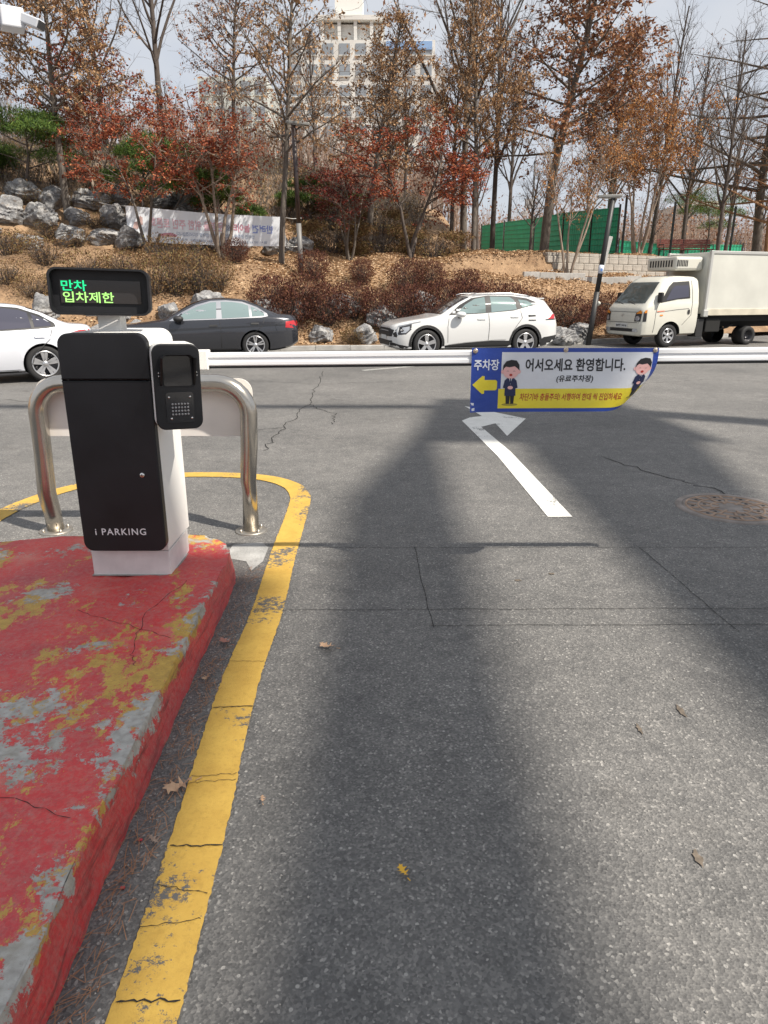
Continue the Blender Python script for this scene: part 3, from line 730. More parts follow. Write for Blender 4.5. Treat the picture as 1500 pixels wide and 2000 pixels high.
# ------------------------------------------------------------------ manhole cover
mh = empty('manhole_cover', (2.70, 5.18, 0), label='round cast iron manhole cover with rusty raised pattern in asphalt', cat='manhole cover')
M_IRON = mat('cast_iron', (.235, .205, .185), .6, metal=.2, noise=.3, nscale=7, bump=.3, bscale=60)
M_RUST = mat('rusty_iron', (.33, .23, .165), .65, metal=.1, noise=.3, nscale=9, bump=.3, bscale=60)
MB().lathe([(.355, .006), (.40, .008), (.405, 0)], 56, 'Z').build('frame', M_IRON, mh)
MB().lathe([(0, .005), (.352, .005), (.354, 0)], 56, 'Z').build('lid', M_IRON, mh)
MB().lathe([(0, .010), (.085, .010), (.09, .005)], 32, 'Z').build('boss', M_IRON, mh)
for r in (.145, .235, .325):
    MB().lathe([(r - .008, .005), (r - .006, .011), (r + .006, .011), (r + .008, .005)], 56, 'Z').build('ring', M_RUST, mh)
for ring, (r0, r1, k) in enumerate(((.095, .135, 8), (.158, .222, 12), (.250, .312, 18))):
    for j in range(k):
        a = 2 * math.pi * (j + .5 * (ring % 2)) / k
        M_ = Matrix.Rotation(a, 4, 'Z')
        MB().box(r0, r1, -.010, .010, .0052, .0105, M_).build('rib', M_RUST, mh)
        if ring and j % 2 == 0:
            b = a + math.pi / k; rr = (r0 + r1) / 2
            MB().lathe([(0, .0075), (.013, .0075)], 12, 'Z', (rr * math.cos(b), rr * math.sin(b), 0)).build('hole', M_DARK, mh)

# ------------------------------------------------------------------ litter on the road
M_LEAF_D = mat('dry_leaf', (.42, .27, .17), .75, noise=.25, nscale=30); M_LEAF_R = mat('dry_leaf_pink', (.42, .20, .15), .75); M_LEAF_Y = mat('leaf_yellow', (.72, .42, .04), .7); M_LEAF_G = mat('dry_leaf_grey', (.30, .23, .18), .8)
def oak_leaf(loc, s, rz, m, label):
    half = [(0, 0), (.03, .12), (.16, .16), (.05, .24), (.09, .34), (.34, .40), (.10, .46), (.10, .56), (.36, .66), (.12, .68), (.10, .78), (.20, .90), (.05, .88), (0, 1.0)]
    poly = half + [(-x, y) for x, y in reversed(half[1:-1])]
    P, F = cdt([(x * s, (y - .5) * s) for x, y in poly], .25 * s)
    mb = MB(); mb.add([(x, y, .010 + .16 * s * abs(math.sin(x / s * 5 + y / s * 3)) + .10 * abs(y)) for x, y in P], F)
    mb.tube([(0, -.5 * s, .012), (.05 * s, -.72 * s, .010)], .0016, 4)
    o = mb.build('fallen_leaf', m, recalc=False, label=label, cat='leaf', group='leaves lying on the asphalt'); o.location = (loc[0], loc[1], 0.0); o.rotation_euler = (0, 0, rz); return o
oak_leaf((-.69, 1.96), .115, 2.2, M_LEAF_D, 'large lobed tan oak leaf beside the red kerb')
oak_leaf((-.265, 2.935), .085, 1.3, M_LEAF_D, 'small tan leaf alone on dark asphalt beyond the yellow line')
oak_leaf((.055, 1.60), .05, .5, M_LEAF_Y, 'bright yellow leaf with a stem on the dark asphalt')
oak_leaf((-.70, 1.72), .05, 4.0, M_LEAF_G, 'round brown leaf between kerb and yellow line')
oak_leaf((-.755, 2.98), .075, 1.0, M_LEAF_R, 'pinkish leaf at the foot of the kerb near the terminal')
oak_leaf((-.77, 2.66), .06, 2.8, M_LEAF_D, 'curled tan leaf in the gutter halfway along the kerb')
oak_leaf((-.40, 1.90), .035, .2, M_LEAF_D, 'tiny tan leaf just outside the yellow line')
rng = random.Random(5)
vs, fs = [], []
for k in range(520):        # pine needles in the gutter
    y = 1.05 + 2.9 * rng.random() ** 1.3; x = -.70 + rng.gauss(0, .045) - .02 * y
    if x > -.655 - .012 * y: continue
    a = rng.gauss(1.2, .7); L = rng.uniform(.02, .075); b = len(vs); dx, dy = math.cos(a) * L / 2, math.sin(a) * L / 2; w = .0009; z0 = .004 + rng.random() * .008
    px_, py_ = -math.sin(a) * w, math.cos(a) * w
    vs += [(x - dx - px_, y - dy - py_, z0), (x - dx + px_, y - dy + py_, z0), (x + dx + px_, y + dy + py_, z0 + .004), (x + dx - px_, y + dy - py_, z0 + .004)]; fs.append((b, b + 1, b + 2, b + 3))
MB().add(vs, fs).build('pine_needles', mat('pine_needle', (.33, .17, .09), .8), recalc=False, label='dry pine needles strewn in the gutter along the kerb', cat='debris', kind='stuff')
mb = MB()
for k in range(420):       # grit
    if k < 260: y = 1.0 + 3.0 * rng.random(); x = -.735 + rng.gauss(0, .05) - .015 * y
    else: y = 1.1 + 4 * rng.random() ** 1.5; x = rng.uniform(-.4, 2.2)
    s = rng.uniform(.0016, .0045); q = [rng.uniform(.6, 1.3) for _ in range(6)]
    mb.add([(x - s * q[0], y, .003), (x, y - s * q[1], .003), (x + s * q[2], y, .003), (x, y + s * q[3], .003), (x, y, .003 + s * q[4])], [(0, 1, 4), (1, 2, 4), (2, 3, 4), (3, 0, 4)])
mb.build('gravel', mat('grit', (.38, .36, .33), .8), recalc=False, label='loose pale grit scattered on the asphalt', cat='gravel', kind='stuff')
mb = MB()
for x, y, c in ((-.745, 1.73, 0), (-.79, 1.40, 1), (-.735, 1.55, 1)):
    mb.box(x - .006, x + .006, y - .004, y + .004, .003, .006)
mb.build('paint_chips', mat('red_chip', (.5, .05, .06), .6), label='small red paint chips lying below the kerb', cat='debris', kind='stuff')
# dried droppings of mud on the lane
for k, (x, y, sx, sy) in enumerate(((1.19, 2.42, .012, .04), (.98, 2.30, .008, .03), (.93, 1.66, .012, .03), (.78, 3.75, .02, .012), (1.0, 3.85, .018, .012))):
    pl = [(x + sx * (1 + .35 * math.sin(j * 2.7 + k)) * math.cos(j * .524), y + sy * (1 + .35 * math.cos(j * 1.9 + k)) * math.sin(j * .524)) for j in range(12)]
    MB().add([(a, b, .0045) for a, b in pl], [tuple(range(12))]).build('mud_spot', mat('mud', (.135, .11, .085), .9, noise=.4, nscale=40), road)
# ------------------------------------------------------------------ vehicles
M_TYRE = mat('tyre', (.018, .018, .019), .75); M_TRIM = mat('black_plastic', (.02, .02, .021), .55)
M_GLASS_P = mat('pale_glass', (.30, .39, .38), .06, metal=.55, spec=.8)
M_GLASS_D = mat('dark_glass', (.025, .028, .032), .05, metal=.0, spec=.9, coat=1.0)
M_ALLOY = mat('alloy', (.62, .62, .63), .3, metal=.9); M_ALLOY_D = mat('alloy_dark', (.05, .05, .055), .4, metal=.6)
M_RED_L = mat('tail_red', (.42, .012, .015), .15, coat=1.0); M_CLEAR_L = mat('lamp_clear', (.45, .47, .5), .12, metal=.4, coat=1.0); M_AMBER = mat('lamp_amber', (.75, .26, .03), .2, coat=1.0)
M_SEAM = mat('seam', (.04, .04, .042), .8); M_UNDER = mat('underbody', (.012, .012, .012), .9)
M_PLATE = mat('number_plate', (.62, .63, .62), .5)
M_CW = mat('car_white', (.64, .645, .64), .28, coat=1.0); M_CWB = mat('car_white_cool', (.62, .64, .69), .28, coat=1.0)
M_CG = mat('car_graphite', (.032, .034, .042), .25, metal=.35, coat=1.0); M_TW = mat('truck_white', (.62, .61, .54), .35, coat=.4, noise=.05, nscale=2)

def loft(C, L, n=72):
    """C: dict of control curves over x (0 = nose); returns (verts, faces) of a closed shell, nose at +x"""
    f = {k: pchip(v) for k, v in C.items()}
    # station spacing: denser at both ends
    xs = [L * (0.5 - 0.5 * math.cos(math.pi * i / (n - 1))) * .35 + L * i / (n - 1) * .65 for i in range(n)]
    vs, fs = [], []; half = 14
    for x in xs:
        zb, zs, zr, wl_, wm, ws, wr = (f[k](x) for k in ('zb', 'zs', 'zr', 'wl', 'wm', 'ws', 'wr'))
        g = min(1, max(0.12, (zr - zs) / .4)); zm = zb + (zs - zb) * .58
        h = [(0, zb), (wl_ * .85, zb), (wl_, zb + .05), (wm - .008, zb + (zs - zb) * .3), (wm, zm), (wm - .010, zb + (zs - zb) * .8), (ws + .010, zs - .03), (ws, zs),
             (ws + (wr - ws) * .12 + .004, zs + (zr - zs) * .12), (ws + (wr - ws) * .5 + .022 * g, zs + (zr - zs) * .48), (wr + .012, zr - .10 * g), (wr - .05, zr - .035 * g), (wr * .62, zr - .010 * g), (0, zr)]
        loop = h + [(-y, z) for y, z in reversed(h[1:-1])]
        vs += [(L / 2 - x, y, z) for y, z in loop]
    k = 2 * half - 2
    for i in range(n - 1):
        for j in range(k): fs.append((i * k + j, i * k + (j + 1) % k, (i + 1) * k + (j + 1) % k, (i + 1) * k + j))
    fs.append(tuple(range(k))); fs.append(tuple(range((n - 1) * k, n * k))[::-1])
    return vs, fs

class Shell:
    """a lofted body with wheel wells cut out, and patches laid on its surface"""
    def __init__(s, C, L, m, parent, wheels, rw, name='body'):
        vs, fs = loft(C, L); mb = MB(); mb.add(vs, fs, True); me = mb.mesh(name); s.L = L; s.parent = parent
        s.bvh = BVHTree.FromPolygons([v.co[:] for v in me.vertices], [tuple(p.vertices) for p in me.polygons])
        o = bpy.data.objects.new(name, me); me.materials.append(m); link(o)
        cut = MB()
        for x, z in wheels:
            for sy in (-1, 1): cut.lathe([(0, sy * .52), (rw, sy * .52), (rw, sy * 1.3), (0, sy * 1.3)], 40, 'Y', (L / 2 - x, 0, z), smooth=True)
        cm = cut.mesh('cutter'); co = bpy.data.objects.new('cutter', cm); cm.materials.append(M_UNDER); link(co)
        md = o.modifiers.new('cut', 'BOOLEAN'); md.object = co; md.operation = 'DIFFERENCE'; md.solver = 'EXACT'
        try: md.material_mode = 'TRANSFER'
        except Exception: pass
        dg = bpy.context.evaluated_depsgraph_get(); dg.update()
        me2 = bpy.data.meshes.new_from_object(o.evaluated_get(dg)); 
        bpy.data.objects.remove(o); bpy.data.objects.remove(co)
        me2.name = name
        s.body = bpy.data.objects.new(name, me2); link(s.body, parent)
        for e in me2.polygons: e.use_smooth = True
        me2.set_sharp_from_angle(angle=R(38))
    def hit(s, a, b, view):
        X = s.L / 2 - a
        if view in ('L', 'R'):
            sg = 1 if view == 'L' else -1; o, d = Vector((X, 3 * sg, b)), Vector((0, -sg, 0))
        elif view == 'T': o, d = Vector((X, b, 4)), Vector((0, 0, -1))
        elif view == 'F': o, d = Vector((4, a, b)), Vector((-1, 0, 0))
        else: o, d = Vector((-4, a, b)), Vector((1, 0, 0))
        r = s.bvh.ray_cast(o, d)
        if r[0] is None:
            q = s.bvh.find_nearest(o + d * 2.2); return q[0], q[1]
        return r[0], r[1]
    def patch(s, name, poly, view, m, off=.004, step=.07, parent=None):
        """poly: (distance from nose, height) for sides; (y, z) for F/B; (distance, y) for T"""
        P, F = cdt(poly, step); vs = []
        for a, b in P:
            p, nn = s.hit(a, b, view)
            out = {'L': Vector((0, 1, 0)), 'R': Vector((0, -1, 0)), 'T': Vector((0, 0, 1)), 'F': Vector((1, 0, 0)), 'B': Vector((-1, 0, 0))}[view]
            if nn.dot(out) < 0: nn = -nn
            vs.append(p + nn * off)
        mb = MB(); mb.add(vs, F, True); return mb.build(name, m, parent or s.parent)
    def line(s, name, pts, view, w, m, off=.005, parent=None):
        pl = [Vector(p) for p in pts]; n = len(pl); a_, b_ = [], []
        for i, p in enumerate(pl):
            t = (pl[min(i + 1, n - 1)] - pl[max(i - 1, 0)]).normalized(); q = Vector((-t.y, t.x)) * w / 2; a_.append(tuple(p + q)); b_.append(tuple(p - q))
        return s.patch(name, a_ + b_[::-1], view, m, off, .08, parent)

def arch_ring(cx, cz, r0, r1, zmin, n=22):
    a0 = math.asin(max(-1, min(1, (zmin - cz) / r1))); b0 = math.asin(max(-1, min(1, (zmin - cz) / r0)))
    o = [(cx + r1 * math.cos(a0 + (math.pi - 2 * a0) * k / n), cz + r1 * math.sin(a0 + (math.pi - 2 * a0) * k / n)) for k in range(n + 1)]
    i = [(cx + r0 * math.cos(b0 + (math.pi - 2 * b0) * k / n), cz + r0 * math.sin(b0 + (math.pi - 2 * b0) * k / n)) for k in range(n + 1)]
    return o + i[::-1]

def wheel(parent, x, y, r, w, rim_r, spokes, m_sp, double=False, sw=.05, mback=None):
    """x along, y = outer face side"""
    sg = 1 if y > 0 else -1
    t = empty_part('wheel', parent, (x, y, r))
    def Y(v): return sg * v
    t2 = MB().lathe([(rim_r, Y(-.01)), (rim_r + .02, Y(0)), (r - .03, Y(.004)), (r - .006, Y(-.02)), (r, Y(-.05)), (r, Y(-w + .03)), (r - .03, Y(-w)), (rim_r, Y(-w))], 40, 'Y').build('tyre', M_TYRE, t)
    MB().lathe([(0, Y(-.075)), (rim_r - .02, Y(-.075)), (rim_r - .01, Y(-.01)), (rim_r + .004, Y(.002)), (rim_r + .004, Y(-.012))], 40, 'Y').build('rim', mback or M_ALLOY_D, t)
    mb = MB()
    mb.lathe([(rim_r - .022, Y(-.012)), (rim_r - .016, Y(.0)), (rim_r + .002, Y(.003)), (rim_r + .005, Y(-.01))], 40, 'Y')
    for k in range(spokes):
        for dd in ((-.16, .16) if double else (0,)):
            a = 2 * math.pi * k / spokes; Mx = Matrix.Rotation(a, 4, 'Y')
            c, s_ = math.cos(dd), math.sin(dd)
            vs = [(-sw * .45 + s_ * .05, Y(-.012), .04), (sw * .45 + s_ * .05, Y(-.012), .04), (sw * .6 + s_ * rim_r, Y(-.004), rim_r - .012), (-sw * .6 + s_ * rim_r, Y(-.004), rim_r - .012)]
            vs += [(v[0], Y(-.05), v[2]) for v in vs]
            mb.add([tuple(Mx @ Vector(v)) for v in vs], [(0, 1, 2, 3), (7, 6, 5, 4), (0, 4, 5, 1), (1, 5, 6, 2), (2, 6, 7, 3), (3, 7, 4, 0)])
    mb.lathe([(0, Y(.0)), (.045, Y(-.002)), (.055, Y(-.02)), (.055, Y(-.05))], 16, 'Y')
    mb.build('spokes', m_sp, t)
    return t

def empty_part(name, parent, loc):
    o = bpy.data.objects.new(name, None); o.empty_display_size = .1; link(o, parent); o.location = loc; return o

def mirror_part(sh, a, z, m, sx=.2, low=False, name='mirror'):
    for sg, v in ((1, 'L'), (-1, 'R')):
        p, _ = sh.hit(a, z - .05, v)
        mb = MB(); bm = bmesh.new(); bmesh.ops.create_icosphere(bm, subdivisions=3, radius=1)
        for q in bm.verts:
            q.co = Vector((q.co.x * sx * .5 - (.03 if q.co.x < 0 else 0), q.co.y * .105, q.co.z * .075)); 
        bm.transform(Matrix.Translation((p.x, p.y + sg * .125, z))); mb.bm(bm, True); o = mb.build(name, m, sh.parent)
        MB().tube([(p.x, p.y - sg * .01, z - .075), (p.x, p.y + sg * .09, z - .05)], [.035, .03], 8).build('mirror_stalk', M_TRIM, o)

# ---------------------------------------------------------------- white crossover
def crossover(loc, rz, label):
    L, W = 4.66, 1.865; T = empty('parked_car', loc, rz, label=label, cat='car', group='cars parked along the far kerb')
    C = dict(zb=[(0, .30), (.25, .22), (.6, .21), (4.1, .21), (4.45, .30), (4.66, .42)],
             zs=[(0, .66), (.12, .80), (.5, .90), (1.25, 1.02), (1.9, 1.06), (3.2, 1.14), (4.0, 1.18), (4.5, 1.10), (4.66, .92)],
             zr=[(0, .70), (.06, .82), (.25, .90), (.6, .97), (1.0, 1.03), (1.30, 1.09), (1.6, 1.26), (1.95, 1.46), (2.3, 1.585), (2.75, 1.64), (3.3, 1.635), (3.9, 1.57), (4.28, 1.49), (4.42, 1.36), (4.56, 1.14), (4.66, .96)],
             wl=[(0, .55), (.15, .74), (.5, .86), (1, .885), (3.7, .885), (4.3, .86), (4.66, .70)],
             wm=[(0, .60), (.1, .74), (.35, .87), (.9, .925), (1.8, .918), (3.0, .922), (3.75, .932), (4.25, .90), (4.55, .80), (4.66, .70)],
             ws=[(0, .55), (.1, .68), (.4, .81), (1.0, .865), (1.9, .865), (3.4, .86), (4.1, .82), (4.5, .75), (4.66, .64)],
             wr=[(0, .45), (.1, .60), (.4, .72), (1.1, .76), (1.6, .69), (2.1, .63), (3.0, .62), (4.0, .58), (4.4, .56), (4.66, .56)])
    wf, wr_ = (.915, .365), (3.67, .365)
    s = Shell(C, L, M_CW, T, (wf, wr_), .415)
    for v in 'LR':
        s.patch('wheel_arch_trim', arch_ring(*wf, .418, .478, .24), v, M_TRIM, .006); s.patch('wheel_arch_trim', arch_ring(*wr_, .418, .478, .24), v, M_TRIM, .006)
        s.patch('sill_trim', [(1.36, .235), (3.22, .235), (3.26, .42), (2.6, .43), (1.75, .38), (1.33, .31)], v, M_TRIM, .006)
        s.line('chrome_strip', [(1.5, .345), (2.0, .395), (2.8, .445), (3.1, .45)], v, .018, M_ALLOY, .010)
        s.patch('bumper_trim', [(4.06, .25), (4.6, .36), (4.66, .55), (4.2, .50), (4.10, .44)], v, M_TRIM, .006)
        s.patch('bumper_trim', [(.02, .30), (.47, .24), (.46, .31), (.20, .36), (.03, .42)], v, M_TRIM, .006)
        s.patch('window_surround', [(1.50, 1.075), (1.86, 1.33), (2.20, 1.50), (2.65, 1.565), (3.3, 1.555), (3.78, 1.49), (4.0, 1.40), (4.02, 1.335), (3.3, 1.185), (2.4, 1.12)], v, M_TRIM, .004)
        s.patch('window', [(1.72, 1.11), (2.0, 1.335), (2.27, 1.475), (2.55, 1.525), (2.52, 1.135)], v, M_GLASS_P, .008)
        s.patch('window', [(2.68, 1.145), (2.70, 1.535), (3.25, 1.525), (3.36, 1.45), (3.40, 1.215)], v, M_GLASS_P, .008)
        s.patch('window', [(3.56, 1.255), (3.48, 1.46), (3.74, 1.43), (3.90, 1.335)], v, M_GLASS_P, .008)
        s.patch('headlight', [(.16, .60), (.22, .80), (.52, .87), (.50, .74), (.36, .62)], v, M_ALLOY_D, .006)
        s.patch('headlight_lens', [(.24, .65), (.28, .78), (.46, .81), (.45, .73), (.35, .65)], v, M_CLEAR_L, .010)
        s.line('light_strip', [(.17, .58), (.145, .70), (.20, .82), (.50, .885), (.75, .93)], v, .022, M_CLEAR_L, .010)
        s.patch('taillight', [(4.28, .965), (4.52, .97), (4.62, 1.06), (4.60, 1.12), (4.48, 1.10), (4.38, 1.01)], v, M_RED_L, .007)
        s.patch('taillight_frame', [(4.22, .945), (4.55, .945), (4.55, .972), (4.22, .965)], v, M_TRIM, .009)
        s.patch('grille', [(.0, .58), (.14, .54), (.17, .60), (.14, .74), (.02, .74)], v, M_TRIM, .006)
        for pts in ([(1.52, 1.07), (1.47, .8), (1.48, .40)], [(2.60, 1.12), (2.62, .8), (2.60, .42)], [(3.50, 1.2), (3.54, 1.0), (3.40, .82), (3.26, .62)]): s.line('door_seam', pts, v, .011, M_SEAM)
        for a, z in ((2.40, .985), (3.33, 1.035)): s.patch('door_handle', rrect(a - .11, a + .11, z - .022, z + .022, .02, 3), v, M_CW, .022)
        s.line('fuel_flap', [(3.72, .93), (3.72, 1.07), (3.93, 1.07), (3.93, .93), (3.72, .93)], v, .008, M_SEAM)
        for w in (wf, wr_): wheel(T, L / 2 - w[0], .905 if v == 'L' else -.905, .365, .24, .245, 5, M_ALLOY, sw=.085)
    s.patch('windscreen', [(1.34, -.66), (1.34, .66), (2.16, .52), (2.16, -.52)], 'T', M_GLASS_D, .005)
    s.patch('rear_window', [(-.52, 1.20), (.52, 1.20), (.46, 1.44), (-.46, 1.44)], 'B', M_GLASS_D, .006)
    s.patch('grille', [(-.66, .56), (.66, .56), (.70, .72), (.5, .76), (-.5, .76), (-.70, .72)], 'F', M_TRIM, .006)
    s.patch('bumper_intake', [(-.7, .33), (.7, .33), (.66, .46), (-.66, .46)], 'F', M_TRIM, .006)
    s.patch('number_plate', rrect(-.26, .26, .47, .58, .01, 2), 'F', M_PLATE, .014)
    MB().box(-1.98, -1.72, -.56, .56, 1.475, 1.505, bev=.012).build('spoiler', M_CW, T)
    for sg in (1, -1):
        MB().tube([(.12, sg * .60, 1.575), (.0, sg * .605, 1.61), (-.9, sg * .60, 1.63), (-1.45, sg * .57, 1.565), (-1.55, sg * .56, 1.53)], .014, 6).build('roof_rail', M_ALLOY, T)
    mirror_part(s, 1.78, 1.10, M_CW, .24)
    MB().box(-2.0, 2.0, -.55, .55, .23, .62).build('underbody', M_UNDER, T)
    return T

# ---------------------------------------------------------------- saloons
def saloon(name, loc, rz, label, group, m, L, H, wf, wb, dark):
    T = empty(name, loc, rz, label=label, cat='car', group=group); k = L / 4.94; hz = H / 1.48
    def sx(c, s=1.0): return [(a * k, b * s) for a, b in c]
    C = dict(zb=sx([(0, .30), (.3, .20), (.8, .18), (4.2, .18), (4.7, .26), (4.94, .38)]),
             zs=sx([(0, .56), (.15, .66), (.6, .78), (1.5, .90), (2.2, .94), (3.5, .98), (4.3, 1.0), (4.75, .96), (4.94, .80)], hz),
             zr=sx([(0, .60), (.06, .68), (.35, .78), (.9, .88), (1.45, .955), (1.62, .99), (1.95, 1.16), (2.35, 1.37), (2.7, 1.46), (3.1, 1.48), (3.5, 1.455), (3.9, 1.345), (4.3, 1.15), (4.5, 1.085), (4.8, 1.06), (4.90, 1.02), (4.94, .84)], hz),
             wl=sx([(0, .50), (.2, .74), (.6, .86), (4.3, .87), (4.75, .80), (4.94, .62)]),
             wm=sx([(0, .55), (.1, .70), (.4, .85), (.9, .925), (2, .93), (3.9, .932), (4.4, .90), (4.75, .82), (4.94, .64)]),
             ws=sx([(0, .48), (.15, .66), (.5, .78), (1.2, .85), (2.2, .87), (3.6, .865), (4.3, .83), (4.75, .74), (4.94, .58)]),
             wr=sx([(0, .40), (.15, .55), (.6, .66), (1.4, .72), (1.8, .68), (2.4, .58), (3.1, .56), (3.7, .57), (4.25, .64), (4.7, .64), (4.94, .52)]))
    r = .335; s = Shell(C, L, m, T, ((wf, r), (wb, r)), .375)
    MS = M_TRIM if dark else M_SEAM
    for v in 'LR':
        fr_ = [(1.76, .935), (2.06, 1.13), (2.42, 1.31), (2.78, 1.405), (3.15, 1.42), (3.55, 1.385), (3.92, 1.255), (4.16, 1.10), (4.18, 1.035), (4.0, 1.005), (2.9, .965)]
        s.patch('window_surround', [(a * k, b * hz) for a, b in fr_], v, M_ALLOY if dark else M_TRIM, .004)
        G = M_GLASS_P if dark else mat('lilac_glass', (.10, .10, .13), .06, metal=.5)
        for w in ([(1.93, .965), (2.12, 1.11), (2.46, 1.27), (2.78, 1.365), (2.92, 1.375), (2.90, .99)], [(3.04, .99), (3.03, 1.38), (3.3, 1.375), (3.56, 1.34), (3.70, 1.29), (3.72, 1.02)], [(3.78, 1.03), (3.77, 1.265), (3.95, 1.185), (4.09, 1.09), (4.09, 1.045)]):
            s.patch('window', [(a * k, b * hz) for a, b in w], v, G, .008)
        for pts in ([(1.80, .92), (1.72, .70), (1.74, .25)], [(2.98, .955), (3.0, .6), (2.99, .25)], [(4.10, 1.0), (4.02, .80), (3.72, .55), (3.62, .30)]): s.line('door_seam', [(a * k, b * hz) for a, b in pts], v, .011, MS)
        if dark: s.patch('shoulder_shade', [(a * k, b * hz) for a, b in [(1.25, .715), (1.8, .745), (3.0, .79), (4.0, .825), (4.62, .84), (4.62, .815), (4.0, .79), (3.0, .745), (1.8, .695)]], v, mat('painted_crease_shade', (.010, .010, .012), .3, coat=1.0), .004)  # darker strip: the shade below the shoulder crease, put in as colour
        for a, z in ((2.82, .815), (3.84, .855)): s.patch('door_handle', [(p[0] * k, p[1] * hz) for p in rrect(a - .10, a + .10, z - .020, z + .022, .018, 3)], v, M_TRIM if dark else m, .024)
        s.patch('taillight', [(a * k, b * hz) for a, b in ([(4.60, .76), (4.62, .90), (4.84, .925), (4.90, .80), (4.80, .74)] if dark else [(4.40, .90), (4.62, .955), (4.84, .96), (4.90, .86), (4.84, .78), (4.70, .86)])], v, M_RED_L, .007)
        s.patch('headlight', [(a * k, b * hz) for a, b in [(.12, .58), (.18, .68), (.62, .74), (.5, .62)]], v, M_CLEAR_L, .007)
        s.patch('sill_trim', [(1.3 * k, .19), (wb - .40, .19), (wb - .42, .25), (1.3 * k, .25)], v, M_TRIM, .005)
        for w in (wf, wb): wheel(T, L / 2 - w, .90 if v == 'L' else -.90, r, .24, .232, 5, M_ALLOY, double=True, sw=.034 if dark else .05)
    s.patch('windscreen', [(1.66 * k, -.62), (1.66 * k, .62), (2.50 * k, .47), (2.50 * k, -.47)], 'T', M_GLASS_D, .005)
    s.patch('rear_window', [(3.72 * k, -.48), (3.72 * k, .48), (4.30 * k, .56), (4.30 * k, -.56)], 'T', M_GLASS_D, .005)
    s.patch('number_plate', rrect(-.26, .26, .60, .71, .01, 2), 'B', M_PLATE, .012)
    s.patch('taillight', [(-.62, .80 * hz), (-.38, .80 * hz), (-.38, .90 * hz), (-.62, .92 * hz)], 'B', M_RED_L, .007); s.patch('taillight', [(.38, .80 * hz), (.62, .80 * hz), (.62, .92 * hz), (.38, .90 * hz)], 'B', M_RED_L, .007)
    s.patch('grille', [(-.42, .42), (.42, .42), (.46, .62), (-.46, .62)], 'F', M_TRIM, .007)
    mirror_part(s, 1.98 * k, .99 * hz, M_TRIM if dark else m, .22)
    MB().box(-L / 2 + .5, L / 2 - .5, -.55, .55, .20, .55).build('underbody', M_UNDER, T)
    return T

